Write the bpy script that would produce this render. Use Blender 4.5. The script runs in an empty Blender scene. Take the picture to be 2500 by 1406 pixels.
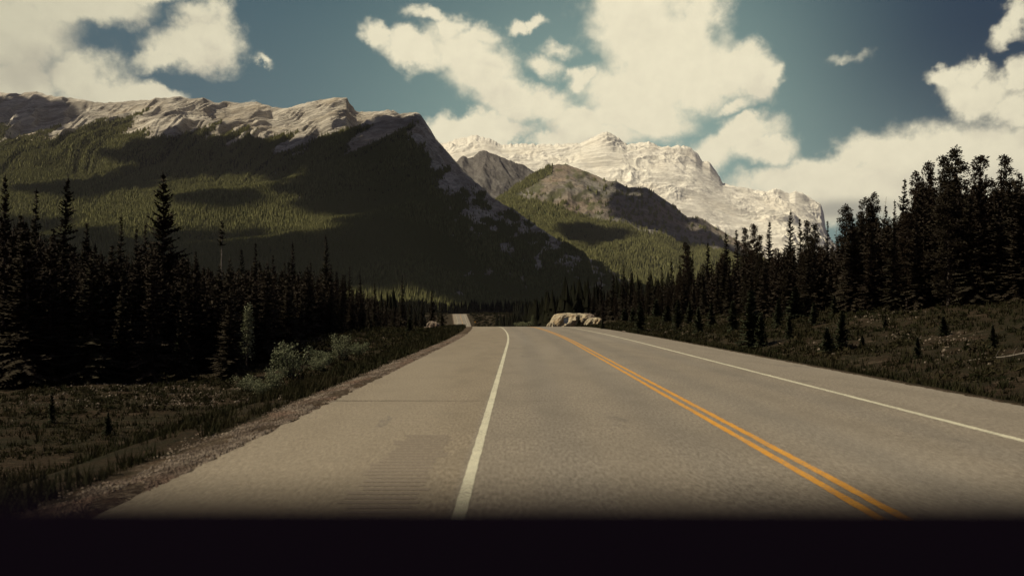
import bpy, math, random
import numpy as np
from mathutils import Vector, Matrix

random.seed(7)
rng = np.random.default_rng(11)
S = bpy.context.scene
COL = S.collection
R = math.radians

# ------------------------------------------------------------------ camera
FPX = 2083.0          # focal length in pixels of the 2500 wide photograph
VX, VY = 1262.0, 759.0  # where the straight road ahead vanishes
EYE = 1.76
cam_d = bpy.data.cameras.new('camera')
cam = bpy.data.objects.new('camera', cam_d)
COL.objects.link(cam)
cam_d.sensor_width = 36.0
cam_d.lens = 30.0
cam_d.clip_start = 0.05
cam_d.clip_end = 60000
cam.location = (0, 0, EYE)
cam.rotation_euler = (R(90) + math.atan(56 / FPX), 0, math.atan(12 / FPX))
cam_d.dof.use_dof = True
cam_d.dof.focus_distance = 90.0
cam_d.dof.aperture_fstop = 1.35
S.camera = cam

S.view_settings.view_transform = 'Standard'
S.view_settings.look = 'None'
S.view_settings.exposure = 0.0
S.view_settings.gamma = 1.0
S.cycles.use_denoising = True
S.cycles.max_bounces = 5
S.cycles.diffuse_bounces = 2
S.cycles.transparent_max_bounces = 6
S.cycles.volume_bounces = 0

# ------------------------------------------------------------------ sun
SUN = Vector((-0.62, -0.10, 0.77)).normalized()     # from the scene towards the sun
ld = bpy.data.lights.new('sun', 'SUN')
ld.energy = 4.6
ld.angle = R(0.9)
ld.color = (1.0, 0.87, 0.64)
lo = bpy.data.objects.new('sun', ld)
COL.objects.link(lo)
lo.rotation_euler = SUN.to_track_quat('Z', 'Y').to_euler()
lo.location = (-60, 0, 120)


# ------------------------------------------------------------------ node helpers
class NT:
    def __init__(s, tree):
        s.t = tree
    def n(s, typ, **kw):
        nd = s.t.nodes.new(typ)
        for k, v in kw.items():
            setattr(nd, k, v)
        return nd
    def put(s, sock, v):
        if v is None:
            return
        if isinstance(v, bpy.types.NodeSocket):
            s.t.links.new(v, sock)
        else:
            sock.default_value = v
    def m(s, op, a, b=None, c=None, clamp=False):
        nd = s.n('ShaderNodeMath', operation=op, use_clamp=clamp)
        s.put(nd.inputs[0], a); s.put(nd.inputs[1], b)
        if c is not None:
            s.put(nd.inputs[2], c)
        return nd.outputs[0]
    def mix(s, f, a, b, typ='MIX'):
        nd = s.n('ShaderNodeMix', data_type='RGBA', blend_type=typ)
        s.put(nd.inputs[0], f)
        s.put(nd.inputs[6], a if isinstance(a, bpy.types.NodeSocket) else (*a[:3], 1))
        s.put(nd.inputs[7], b if isinstance(b, bpy.types.NodeSocket) else (*b[:3], 1))
        return nd.outputs[2]
    def ramp(s, v, lo, hi, a=0.0, b=1.0, smooth=True):
        nd = s.n('ShaderNodeMapRange', interpolation_type='SMOOTHSTEP' if smooth else 'LINEAR', clamp=True)
        s.put(nd.inputs[0], v); nd.inputs[1].default_value = lo; nd.inputs[2].default_value = hi
        nd.inputs[3].default_value = a; nd.inputs[4].default_value = b
        return nd.outputs[0]
    def noise(s, vec, scale, detail=4, rough=0.55, dist=0.0, out=0):
        nd = s.n('ShaderNodeTexNoise')
        if vec is not None:
            s.put(nd.inputs['Vector'], vec)
        nd.inputs['Scale'].default_value = scale
        nd.inputs['Detail'].default_value = detail
        nd.inputs['Roughness'].default_value = rough
        nd.inputs['Distortion'].default_value = dist
        return nd.outputs[out]
    def mapping(s, vec, loc=(0, 0, 0), rot=(0, 0, 0), scale=(1, 1, 1), typ='POINT'):
        nd = s.n('ShaderNodeMapping', vector_type=typ)
        s.put(nd.inputs['Vector'], vec)
        nd.inputs['Location'].default_value = loc
        nd.inputs['Rotation'].default_value = rot
        nd.inputs['Scale'].default_value = scale
        return nd.outputs[0]
    def vm(s, op, a, b=None, scale=None, out=0):
        nd = s.n('ShaderNodeVectorMath', operation=op)
        s.put(nd.inputs[0], a)
        if b is not None:
            s.put(nd.inputs[1], b)
        if scale is not None:
            s.put(nd.inputs['Scale'], scale)
        return nd.outputs[out]


# ------------------------------------------------------------------ sky with clouds (a function of direction only)
def pxdir(px, py):
    az = math.atan((px - VX) / FPX)
    el = math.atan((VY - py) / FPX * math.cos(az))
    return az, el

CLOUDS = [  # centre x, centre y, half width, half height, tilt in degrees, weight
    (10, 50, 195, 100, 0, 1), (150, -15, 220, 50, 0, 1), (330, -30, 160, 35, 0, .8), (10, 190, 160, 110, 0, 1),
    (190, 185, 115, 72, 0, 1), (255, 240, 170, 60, 0, 1), (370, 222, 75, 26, 0, 1), (90, 110, 120, 50, 15, .45),
    (470, 100, 125, 52, 8, 1), (390, 120, 85, 28, 25, .75), (530, 95, 75, 55, -15, .85), (470, 50, 70, 32, 0, .6), (636, 124, 34, 11, -12, .6),
    (560, 240, 55, 9, 3, .7), (450, -20, 110, 25, 0, .7),
    (1020, 110, 85, 48, -8, 1), (930, 70, 52, 36, -30, .9), (1105, 45, 40, 42, 0, .9), (1160, 70, 60, 36, -10, .75),
    (1130, 120, 105, 62, -25, 1), (1180, 180, 100, 75, 0, 1), (1230, 245, 110, 62, -20, 1), (1330, 252, 78, 50, 0, 1), (1400, 290, 90, 45, 0, .9),
    (1150, 315, 160, 38, 0, 1), (1240, 318, 70, 32, 0, 1), (1350, 335, 60, 26, 0, .9),
    (1265, 44, 32, 20, 0, .75), (1312, 40, 34, 16, 10, .7), (1372, 108, 40, 16, 0, .38), (1318, 155, 45, 22, 0, .45), (1050, 15, 60, 14, 0, .5),
    (1560, 30, 150, 110, 0, 1), (1620, 110, 160, 125, -10, 1), (1700, 60, 70, 100, -20, .9), (1560, 215, 175, 65, 0, 1), (1720, 190, 140, 70, 0, 1),
    (1815, 175, 92, 62, -25, 1), (1860, 200, 55, 40, 0, 1), (1560, 275, 150, 55, 0, 1), (1440, 330, 140, 48, 0, 1), (1410, 185, 36, 30, 0, .9),
    (1790, 250, 60, 22, 0, .7), (1830, 295, 30, 26, 0, .9), (1800, 335, 105, 50, 10, 1), (1860, 365, 90, 42, 0, 1), (1720, 380, 110, 50, 0, 1),
    (1950, 440, 180, 55, 12, 1), (2090, 410, 150, 62, 14, 1), (2220, 390, 170, 78, 14, 1), (2350, 365, 170, 85, 8, 1), (2490, 360, 150, 80, 0, 1),
    (2150, 470, 330, 60, 0, 1), (2420, 450, 230, 100, 0, 1), (2700, 400, 250, 140, 0, 1), (1700, 520, 900, 60, 0, .8),
    (2390, 200, 115, 58, -18, 1), (2300, 170, 48, 32, 15, .95), (2360, 155, 40, 26, 0, .9), (2480, 170, 60, 38, 0, .95), (2480, 240, 95, 60, 0, 1),
    (2470, 78, 55, 26, 25, .68), (2520, 50, 60, 30, 30, .7), (2070, 158, 34, 12, 0, .30), (2600, 210, 120, 80, 0, 1),
    (-250, 120, 260, 150, 0, 1), (-500, 200, 300, 90, 0, .8), (2900, 250, 220, 100, 0, .9), (3300, 330, 350, 80, 0, .9),
]

def cloud_group():
    g = bpy.data.node_groups.new('cloud_cover', 'ShaderNodeTree')
    g.interface.new_socket('Vector', in_out='INPUT', socket_type='NodeSocketVector')
    g.interface.new_socket('Value', in_out='OUTPUT', socket_type='NodeSocketFloat')
    t = NT(g)
    gi = t.n('NodeGroupInput'); go = t.n('NodeGroupOutput')
    p = gi.outputs[0]
    w = t.noise(p, 9.0, 6, 0.6, out=1)
    w = t.vm('SUBTRACT', w, (0.5, 0.5, 0.5))
    p2 = t.vm('ADD', p, t.vm('SCALE', w, scale=0.085))
    w2 = t.noise(p, 42.0, 5, 0.62, out=1)
    w2 = t.vm('SUBTRACT', w2, (0.5, 0.5, 0.5))
    p2 = t.vm('ADD', p2, t.vm('SCALE', w2, scale=0.024))
    best = None
    for (cx, cy, rx, ry, tilt, wt) in CLOUDS:
        az, el = pxdir(cx, cy)
        k = math.cos(az)
        mp = t.mapping(p2, (az, el, 0), (0, 0, R(tilt)), (rx / FPX * k * k * 1.03, ry / FPX * k * 1.03, 1), 'TEXTURE')
        ln = t.vm('LENGTH', mp, out=1)
        v = t.m('MULTIPLY_ADD', ln, -wt, wt)
        if best is None:
            best = v
        else:
            nd = t.n('ShaderNodeMath', operation='SMOOTH_MAX')
            t.put(nd.inputs[0], best); t.put(nd.inputs[1], v); nd.inputs[2].default_value = 0.12
            best = nd.outputs[0]
    f = t.noise(p, 20.0, 9, 0.58)
    f = t.m('MULTIPLY_ADD', f, 1.15, -0.575)
    t.put(go.inputs[0], t.m('ADD', best, f))
    return g

def make_world():
    w = bpy.data.worlds.new('World')
    S.world = w
    w.use_nodes = True
    t = NT(w.node_tree)
    w.node_tree.nodes.clear()
    out = t.n('ShaderNodeOutputWorld'); bg = t.n('ShaderNodeBackground')
    tc = t.n('ShaderNodeTexCoord')
    sep = t.n('ShaderNodeSeparateXYZ'); t.put(sep.inputs[0], tc.outputs['Generated'])
    az = t.m('ARCTAN2', sep.outputs[0], sep.outputs[1])
    el = t.m('ARCSINE', sep.outputs[2])
    cmb = t.n('ShaderNodeCombineXYZ'); t.put(cmb.inputs[0], az); t.put(cmb.inputs[1], el)
    P = cmb.outputs[0]
    # clear sky: Nishita plus the teal cast of the air
    sky = t.n('ShaderNodeTexSky', sky_type='NISHITA', sun_disc=False)
    sky.sun_elevation = math.asin(SUN.z)
    sky.sun_rotation = math.atan2(SUN.x, SUN.y)
    sky.altitude = 1400; sky.air_density = 1.0; sky.dust_density = 0.6
    nis = t.mix(1.0, sky.outputs[0], (0.030, 0.046, 0.044), 'MULTIPLY')
    d = t.vm('LENGTH', t.mapping(P, (0.12, 0.13, 0), (0, 0, 0), (0.52, 0.36, 1), 'TEXTURE'), out=1)
    k = t.ramp(d, 0.0, 1.25)
    clear = t.mix(k, (0.28, 0.41, 0.355), (0.016, 0.062, 0.100))
    k2 = t.ramp(az, 0.22, 0.52)
    clear = t.mix(t.m('MULTIPLY', k2, t.ramp(el, 0.03, 0.3)), clear, (0.006, 0.030, 0.062))
    k3 = t.m('MULTIPLY', t.ramp(az, 0.0, -0.5), 0.55)
    clear = t.mix(k3, clear, (0.105, 0.170, 0.185))
    k4 = t.ramp(el, 0.42, 1.0)
    clear = t.mix(k4, clear, (0.020, 0.045, 0.080))
    clear = t.mix(0.95, nis, clear)
    # clouds
    g = cloud_group()
    a = t.n('ShaderNodeGroup'); a.node_tree = g; t.put(a.inputs[0], P)
    b = t.n('ShaderNodeGroup'); b.node_tree = g
    t.put(b.inputs[0], t.vm('ADD', P, (-0.012, 0.030, 0.0)))
    cov = t.m('POWER', t.ramp(a.outputs[0], -0.24, 0.46), 1.15)
    thick = t.ramp(b.outputs[0], 0.15, 1.0)
    big = t.ramp(t.noise(P, 6.0, 5, 0.55), 0.38, 0.66)
    shade = t.m('MULTIPLY', t.m('MULTIPLY', thick, big), 0.75)
    cl = t.mix(shade, (0.88, 0.81, 0.59), (0.61, 0.555, 0.43))
    fine = t.ramp(t.noise(P, 60.0, 6, 0.6), 0.3, 0.7, 0.97, 1.02)
    cl = t.mix(1.0, cl, t.vm('SCALE', (1, 1, 1), scale=fine), 'MULTIPLY')
    # clouds away from the bright middle are duller
    dd = t.vm('LENGTH', t.mapping(P, (0.12, 0.15, 0), (0, 0, 0), (0.66, 0.5, 1), 'TEXTURE'), out=1)
    cl = t.mix(t.ramp(dd, 0.45, 1.25), cl, t.mix(1.0, cl, (0.66, 0.68, 0.68), 'MULTIPLY'))
    # grey flat base low on the right
    gr = t.vm('LENGTH', t.mapping(P, (pxdir(2060, 512)[0], pxdir(2060, 512)[1], 0), (0, 0, 0), (0.07, 0.014, 1), 'TEXTURE'), out=1)
    cl = t.mix(t.ramp(gr, 1.3, 0.2, 0, 0.75), cl, (0.27, 0.27, 0.23))
    full = t.mix(cov, clear, cl)
    # overhead and behind: darker broken sky
    back = t.m('MAXIMUM', t.ramp(el, 0.45, 0.9), t.ramp(sep.outputs[1], 0.55, -0.1))
    full = t.mix(back, full, (0.085, 0.088, 0.120))
    full = t.mix(t.ramp(el, 0.0, -0.08), full, (0.02, 0.02, 0.018))
    t.put(bg.inputs['Color'], full)
    bg.inputs['Strength'].default_value = 1.0
    t.put(out.inputs[0], bg.outputs[0])
    w.cycles.sampling_method = 'MANUAL'
    w.cycles.sample_map_resolution = 512
make_world()


# ------------------------------------------------------------------ object helpers
def tag(o, label=None, cat=None, group=None, kind=None):
    if label: o['label'] = label
    if cat: o['category'] = cat
    if group: o['group'] = group
    if kind: o['kind'] = kind
    return o

def mesh_np(name, verts, faces_flat, nper, mat, parent=None, smooth=False, attrs=None, loc=None):
    """verts (N,3); faces_flat int array; nper = corners per face (int or array)"""
    verts = np.asarray(verts, dtype=np.float32)
    faces_flat = np.asarray(faces_flat, dtype=np.int32).ravel()
    me = bpy.data.meshes.new(name)
    me.vertices.add(len(verts))
    me.vertices.foreach_set('co', verts.ravel())
    if np.isscalar(nper):
        nf = len(faces_flat) // nper
        tot = np.full(nf, nper, dtype=np.int32)
    else:
        tot = np.asarray(nper, dtype=np.int32); nf = len(tot)
    start = np.concatenate([[0], np.cumsum(tot)[:-1]]).astype(np.int32)
    me.loops.add(len(faces_flat))
    me.loops.foreach_set('vertex_index', faces_flat)
    me.polygons.add(nf)
    me.polygons.foreach_set('loop_start', start)
    me.polygons.foreach_set('loop_total', tot)
    me.polygons.foreach_set('use_smooth', np.full(nf, smooth, dtype=bool))
    if attrs:
        for k, v in attrs.items():
            v = np.asarray(v, dtype=np.float32)
            if v.ndim == 1:
                at = me.attributes.new(k, 'FLOAT', 'POINT'); at.data.foreach_set('value', v)
            else:
                at = me.attributes.new(k, 'FLOAT_COLOR', 'POINT')
                v4 = np.ones((len(v), 4), dtype=np.float32); v4[:, :3] = v
                at.data.foreach_set('color', v4.ravel())
    me.update(calc_edges=True)
    me.materials.append(mat)
    o = bpy.data.objects.new(name, me)
    COL.objects.link(o)
    if parent: o.parent = parent
    if loc is not None: o.location = loc
    return o

def grid_faces(nr, nc):
    i = np.arange(nr - 1)[:, None] * nc + np.arange(nc - 1)[None, :]
    return np.stack([i, i + 1, i + nc + 1, i + nc], axis=-1).reshape(-1, 4)

class Geo:
    """collects loose pieces of geometry into one mesh"""
    def __init__(s):
        s.v = []; s.f = []; s.n = 0; s.at = []
    def add(s, v, f, a=None):
        v = np.asarray(v, dtype=np.float64)
        s.v.append(v)
        for q in f: s.f.append([int(i) + s.n for i in q])
        s.at.append(np.full(len(v), 0.5 if a is None else a))
        s.n += len(v)
    def tube(s, pts, rad, sides=6, cap=True, a=None):
        pts = [np.asarray(p, float) for p in pts]
        ring = []
        vs = []
        for i, p in enumerate(pts):
            d = pts[min(i + 1, len(pts) - 1)] - pts[max(i - 1, 0)]
            d = d / (np.linalg.norm(d) + 1e-9)
            u = np.cross(d, [0, 0, 1.0]) if abs(d[2]) < 0.9 else np.cross(d, [1.0, 0, 0])
            u /= np.linalg.norm(u); w = np.cross(d, u)
            for k in range(sides):
                t = 2 * math.pi * k / sides
                vs.append(p + rad[i] * (math.cos(t) * u + math.sin(t) * w))
        f = []
        for i in range(len(pts) - 1):
            for k in range(sides):
                a0 = i * sides + k; b0 = i * sides + (k + 1) % sides
                f.append((a0, b0, b0 + sides, a0 + sides))
        if cap:
            f.append(tuple(reversed(range(sides)))); f.append(tuple(range((len(pts) - 1) * sides, len(pts) * sides)))
        s.add(vs, f, a)
    def box(s, lo, hi):
        x0, y0, z0 = lo; x1, y1, z1 = hi
        v = [(x0, y0, z0), (x1, y0, z0), (x1, y1, z0), (x0, y1, z0), (x0, y0, z1), (x1, y0, z1), (x1, y1, z1), (x0, y1, z1)]
        s.add(v, [(0, 3, 2, 1), (4, 5, 6, 7), (0, 1, 5, 4), (1, 2, 6, 5), (2, 3, 7, 6), (3, 0, 4, 7)])
    def build(s, name, mat, parent=None, smooth=False, loc=None):
        v = np.concatenate(s.v)
        flat = [i for f in s.f for i in f]
        return mesh_np(name, v, flat, [len(f) for f in s.f], mat, parent, smooth, {'tint': np.concatenate(s.at)}, loc)

def empty(name, loc=(0, 0, 0), rz=0, sc=1.0):
    o = bpy.data.objects.new(name, None)
    o.empty_display_size = 0.3
    COL.objects.link(o); o.location = loc; o.rotation_euler = (0, 0, rz); o.scale = (sc, sc, sc)
    return o

def copy_tree(o, parent=None):
    c = o.copy(); COL.objects.link(c)
    if parent: c.parent = parent
    for ch in list(o.children):
        copy_tree(ch, c)
    return c


# ------------------------------------------------------------------ numpy noise
_perm = np.random.default_rng(3).permutation(512).astype(np.int64)
_gr = np.random.default_rng(5).uniform(0, 2 * np.pi, 512)
_gx, _gy = np.cos(_gr), np.sin(_gr)
def perlin(x, y):
    x = np.asarray(x, float); y = np.asarray(y, float)
    xi = np.floor(x).astype(np.int64); yi = np.floor(y).astype(np.int64)
    xf = x - xi; yf = y - yi
    u = xf * xf * xf * (xf * (xf * 6 - 15) + 10); v = yf * yf * yf * (yf * (yf * 6 - 15) + 10)
    def g(ix, iy, dx, dy):
        h = _perm[(_perm[ix & 511] + iy) & 511]
        return _gx[h] * dx + _gy[h] * dy
    a = g(xi, yi, xf, yf); b = g(xi + 1, yi, xf - 1, yf)
    c = g(xi, yi + 1, xf, yf - 1); d = g(xi + 1, yi + 1, xf - 1, yf - 1)
    return (a + u * (b - a)) * (1 - v) + (c + u * (d - c)) * v
def fbm(x, y, oct=5, g=0.5, l=2.03):
    s = 0; a = 1.0; n = 0
    for i in range(oct):
        s = s + a * perlin(x + 17.3 * i, y - 9.1 * i); n += a
        a *= g; x = x * l; y = y * l
    return s / n * 1.6
def ridged(x, y, oct=5, g=0.5, l=2.07):
    s = 0; a = 1.0; n = 0
    for i in range(oct):
        s = s + a * (1 - 2 * np.abs(perlin(x + 31.7 * i, y + 5.3 * i)) * 1.5); n += a
        a *= g; x = x * l; y = y * l
    return s / n
def sst(a, b, x):
    t = np.clip((np.asarray(x, float) - a) / (b - a), 0, 1)
    return t * t * (3 - 2 * t)
def ip(x, tab):
    return np.interp(x, [p[0] for p in tab], [p[1] for p in tab])
def inpoly(x, y, poly):
    x = np.asarray(x); y = np.asarray(y); c = np.zeros(x.shape, bool)
    j = len(poly) - 1
    for i in range(len(poly)):
        xi, yi = poly[i]; xj, yj = poly[j]
        c ^= ((yi > y) != (yj > y)) & (x < (xj - xi) * (y - yi) / (yj - yi + 1e-12) + xi)
        j = i
    return c


# ------------------------------------------------------------------ the lie of the land
EL, ER = -3.6, 9.35                       # paved edges, metres from the driver
LW, LY, LR = -0.5, 3.2, 6.87              # white, double yellow, white
_ys = np.arange(-400, 14001, 1.0)
_sl = np.interp(_ys, [-400, 45, 107, 115, 640, 700, 14000], [0, 0, -0.066, -0.0765, -0.0775, -0.088, -0.088])
_sl[_ys > 830] = 0
_xc = np.cumsum(_sl); _xc -= _xc[400]
_gz = np.interp(_ys, [-400, 86, 107, 150, 220, 430, 520, 600, 640, 780, 812, 1300, 1700, 14000],
                [0, 0, -.0182, -.045, -.055, -.035, 0.0, .045, .066, .066, 0.0, .004, 0, 0])
_zr = np.cumsum(_gz); _zr -= _zr[400]
_i658 = int(658 + 400)
_fix = (-10.3 - _zr[_i658]) / (658 - 107)      # land the far stretch at its seen height
_zr = _zr + np.where(_ys > 107, np.minimum(_ys - 107, 551) * _fix, 0)
xc = lambda y: np.interp(y, _ys, _xc)
zr = lambda y: np.interp(y, _ys, _zr)

def ground_h(x, y):
    x = np.asarray(x, float); y = np.asarray(y, float)
    s = x - xc(y); base = zr(y)
    dl = EL - s; dr = s - ER
    D = ip(y, [(-100, 2.6), (50, 2.6), (75, 1.7), (105, 0.35), (160, 0.2), (400, 0.6), (900, 0.3)])
    rough = fbm(x / 6.0, y / 6.0, 4) * 0.22 + fbm(x / 35.0, y / 35.0, 3) * 0.55
    left = -0.12 * sst(0.2, 1.2, dl) - D * sst(1.0, 9.0, dl) + rough * sst(1.0, 10, dl) + 0.02 * np.maximum(dl - 35, 0) * np.clip(1 - dl / 400, 0, 1)
    Hr = ip(y, [(-100, 2.6), (60, 2.6), (110, 2.2), (180, 3.4), (230, 3.0), (330, 0.0), (900, 0.0)])
    ditch = -0.35 * np.exp(-((dr - 2.6) / 1.6) ** 2)
    right = ditch * sst(0, 1, dr) + Hr * sst(3.0, 24.0, dr) + rough * sst(1.0, 9, dr) + 0.05 * np.clip(dr - 24, 0, 60) * np.clip(Hr, 0, 1)
    off = np.where(dl > 0, left, np.where(dr > 0, right, -0.05))
    far = sst(640, 760, y) * (1 - sst(900, 1000, y))
    off = np.where((dl > 0) | (dr > 0), off * (1 - far * 0.85) - 0.05 * far, off)
    return base + off

def ray_pt(px, py, d):
    return np.array([(px - VX) / FPX * d, d, EYE + (VY - py) / FPX * d])
def ray_ground(px, py, d0=6, d1=900):
    d = np.arange(d0, d1, 0.25)
    x = (px - VX) / FPX * d; z = EYE + (VY - py) / FPX * d
    hit = np.where(z <= ground_h(x, d))[0]
    dd = d[hit[0]] if len(hit) else d1
    return float((px - VX) / FPX * dd), float(dd)


# ------------------------------------------------------------------ materials
def new_mat(name):
    m = bpy.data.materials.new(name); m.use_nodes = True
    t = NT(m.node_tree)
    b = m.node_tree.nodes['Principled BSDF']
    b.inputs['Specular IOR Level'].default_value = 0.2
    b.inputs['Roughness'].default_value = 0.9
    return m, t, b
def bump(t, b, h, dist, strength=1.0):
    nd = t.n('ShaderNodeBump'); nd.inputs['Distance'].default_value = dist; nd.inputs['Strength'].default_value = strength
    t.put(nd.inputs['Height'], h); t.put(b.inputs['Normal'], nd.outputs[0])
def pos(t):
    return t.n('ShaderNodeNewGeometry').outputs['Position']
def attr(t, name, col=False):
    nd = t.n('ShaderNodeAttribute'); nd.attribute_name = name
    return nd.outputs['Color' if col else 'Fac']

def simple(name, c1, c2, scale=3.0, rough=0.9, bumpd=0.0, detail=5, lo=0.35, hi=0.65):
    m, t, b = new_mat(name)
    n = t.noise(t.n('ShaderNodeTexCoord').outputs['Object'], scale, detail)
    t.put(b.inputs['Base Color'], t.mix(t.ramp(n, lo, hi), c1, c2))
    b.inputs['Roughness'].default_value = rough
    if bumpd: bump(t, b, n, bumpd)
    return m

def foliage_mat(name, c1, c2, c3=None, trans=0.0):
    m, t, b = new_mat(name)
    k = attr(t, 'tint')
    c = t.mix(t.ramp(k, 0.1, 0.9, smooth=False), c1, c2)
    oi = t.n('ShaderNodeObjectInfo').outputs['Random']
    c = t.mix(t.m('MULTIPLY', oi, 0.6), c, c3 or c1)
    t.put(b.inputs['Base Color'], c)
    b.inputs['Roughness'].default_value = 0.75
    b.inputs['Specular IOR Level'].default_value = 0.03
    if trans:
        out = m.node_tree.nodes['Material Output']
        tr = t.n('ShaderNodeBsdfTranslucent'); t.put(tr.inputs[0], c)
        mx = t.n('ShaderNodeMixShader'); mx.inputs[0].default_value = trans
        t.put(mx.inputs[1], b.outputs[0]); t.put(mx.inputs[2], tr.outputs[0]); t.put(out.inputs[0], mx.outputs[0])
    return m

def asphalt_mat():
    m, t, b = new_mat('aged_asphalt')
    p = pos(t)
    sep = t.n('ShaderNodeSeparateXYZ'); t.put(sep.inputs[0], p)
    fine = t.noise(t.mapping(p, scale=(1, 0.22, 1)), 26, 4, 0.75)
    mid = t.noise(t.mapping(p, scale=(1, 0.35, 1)), 1.1, 5, 0.6)
    big = t.noise(t.mapping(p, scale=(1, 0.08, 1)), 0.35, 3)
    c = t.mix(t.ramp(fine, 0.30, 0.70), (0.135, 0.115, 0.090), (0.280, 0.248, 0.200))
    c = t.mix(t.ramp(mid, 0.4, 0.7, 0, 0.6), c, (0.160, 0.140, 0.112))
    c = t.mix(t.ramp(big, 0.45, 0.65, 0, 0.35), c, (0.26, 0.235, 0.195))
    # the shoulder left of the white line is browner; wheel tracks a little darker and smoother
    s = attr(t, 'lane')
    c = t.mix(t.ramp(s, -0.55, -0.65, 0, 0.55), c, t.mix(1.0, c, (1.04, 0.98, 0.86), 'MULTIPLY'))
    for cx in (0.6, 2.3, 4.3, 6.0):
        k = t.ramp(t.m('ABSOLUTE', t.m('SUBTRACT', s, cx)), 0.6, 0.1, 0, 0.6)
        c = t.mix(k, c, t.mix(1.0, c, (0.84, 0.86, 0.90), 'MULTIPLY'))
    vor = t.n('ShaderNodeTexVoronoi'); vor.feature = 'F1'; t.put(vor.inputs['Vector'], p); vor.inputs['Scale'].default_value = 28
    c = t.mix(t.ramp(vor.outputs['Distance'], 0.35, 0.05, 0, 0.6), c, (0.33, 0.30, 0.25))
    tar = t.ramp(t.noise(t.mapping(p, scale=(1, 0.3, 1)), 0.8, 6, 0.7, 0.6), 0.62, 0.68, 0, 0.5)
    c = t.mix(tar, c, (0.11, 0.10, 0.09))
    t.put(b.inputs['Base Color'], c)
    b.inputs['Roughness'].default_value = 0.85
    bump(t, b, vor.outputs['Distance'], 0.008, 0.5)
    return m

def paint_mat(name, c1, c2):
    m, t, b = new_mat(name)
    p = pos(t)
    worn = t.ramp(t.noise(p, 22, 6, 0.78), 0.47, 0.60, 0, 0.85)
    worn = t.m('MULTIPLY', worn, t.ramp(t.noise(p, 1.1, 5), 0.38, 0.6, 0.30, 1))
    c = t.mix(t.ramp(t.noise(p, 4, 4), 0.3, 0.7), c1, c2)
    t.put(b.inputs['Base Color'], t.mix(worn, c, (0.21, 0.19, 0.155)))
    bump(t, b, t.noise(p, 55, 3, 0.7), 0.008, 0.7)
    return m

def ground_mat():
    m, t, b = new_mat('rough_grassland')
    p = pos(t)
    n1 = t.noise(p, 0.55, 6, 0.65)
    n2 = t.noise(t.mapping(p, scale=(0.5, 1.3, 1)), 1.7, 7, 0.7, 0.5)
    n3 = t.noise(p, 9.0, 5, 0.7)
    c = t.mix(t.ramp(n1, 0.35, 0.65), (0.030, 0.026, 0.014), (0.058, 0.038, 0.025))
    c = t.mix(t.ramp(n3, 0.35, 0.7), c, (0.013, 0.014, 0.008))
    soil = t.m('MULTIPLY', t.ramp(n2, 0.55, 0.62), t.ramp(t.noise(p, 0.13, 3), 0.42, 0.56))
    c = t.mix(t.m('MULTIPLY', soil, 0.6), c, (0.12, 0.092, 0.065))
    g = attr(t, 'gravel')
    edge = t.ramp(t.m('ADD', g, t.m('MULTIPLY_ADD', t.noise(p, 2.2, 6, 0.65), 1.3, -0.65)), 0.32, 0.66)
    vor = t.n('ShaderNodeTexVoronoi'); t.put(vor.inputs['Vector'], p); vor.inputs['Scale'].default_value = 14
    gc = t.mix(t.ramp(t.noise(p, 7, 5, 0.7), 0.35, 0.65), (0.11, 0.085, 0.062), (0.22, 0.18, 0.135))
    gc = t.mix(1.0, gc, t.mix(t.ramp(vor.outputs['Distance'], .1, .6), (1.1, 1.1, 1.1), (.45, .42, .4)), 'MULTIPLY')
    gc = t.mix(t.ramp(t.noise(p, 2.8, 6, 0.7), 0.52, 0.6, 0, 0.8), gc, (0.075, 0.048, 0.03))
    c = t.mix(edge, c, gc)
    t.put(b.inputs['Base Color'], c)
    bump(t, b, t.m('ADD', n3, t.m('MULTIPLY', n2, 0.6)), 0.18, 0.9)
    b.inputs['Specular IOR Level'].default_value = 0.05
    return m

def mountain_mat(name, rock1, rock2, rock3, floor1, floor2, tilt=0.0, sc=1.0, bumpd=14.0, meadow=(0.09, 0.095, 0.045), dk=0.75):
    m, t, b = new_mat(name)
    p = pos(t)
    st = t.mapping(t.mapping(p, rot=(0, R(tilt), 0)), scale=(0.16, 0.6, 2.4))
    n1 = t.noise(st, 0.010 * sc, 8, 0.66, 0.6)
    n2 = t.noise(p, 0.0028 * sc, 6, 0.6)
    n3 = t.noise(st, 0.035 * sc, 6, 0.7, 1.2)
    c = t.mix(t.ramp(n1, 0.36, 0.62), rock1, rock2)
    c = t.mix(t.ramp(n2, 0.45, 0.66, 0, 0.7), c, rock3)
    c = t.mix(t.ramp(n3, 0.47, 0.60, 0, dk), c, t.mix(1.0, c, (0.62, 0.60, 0.60), 'MULTIPLY'))
    n4 = t.noise(st, 0.11 * sc, 5, 0.75, 0.8)
    c = t.mix(t.ramp(n4, 0.50, 0.60, 0, dk * .8), c, t.mix(1.0, c, (0.60, 0.58, 0.56), 'MULTIPLY'))
    fo = attr(t, 'forest'); me_ = attr(t, 'meadow')
    fl = t.mix(t.ramp(t.noise(p, 0.02, 5), 0.35, 0.65), floor1, floor2)
    c = t.mix(me_, c, meadow)
    c = t.mix(fo, c, fl)
    t.put(b.inputs['Base Color'], c)
    b.inputs['Specular IOR Level'].default_value = 0.05
    bump(t, b, t.m('ADD', n1, t.m('MULTIPLY', n3, 0.5)), bumpd, 1.0)
    return m

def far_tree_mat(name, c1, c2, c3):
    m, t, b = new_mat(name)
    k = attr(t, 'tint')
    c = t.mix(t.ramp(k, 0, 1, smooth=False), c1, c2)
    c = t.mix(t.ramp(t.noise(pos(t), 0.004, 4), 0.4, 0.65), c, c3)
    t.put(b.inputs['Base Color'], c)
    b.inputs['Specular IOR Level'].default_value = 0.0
    return m

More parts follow.
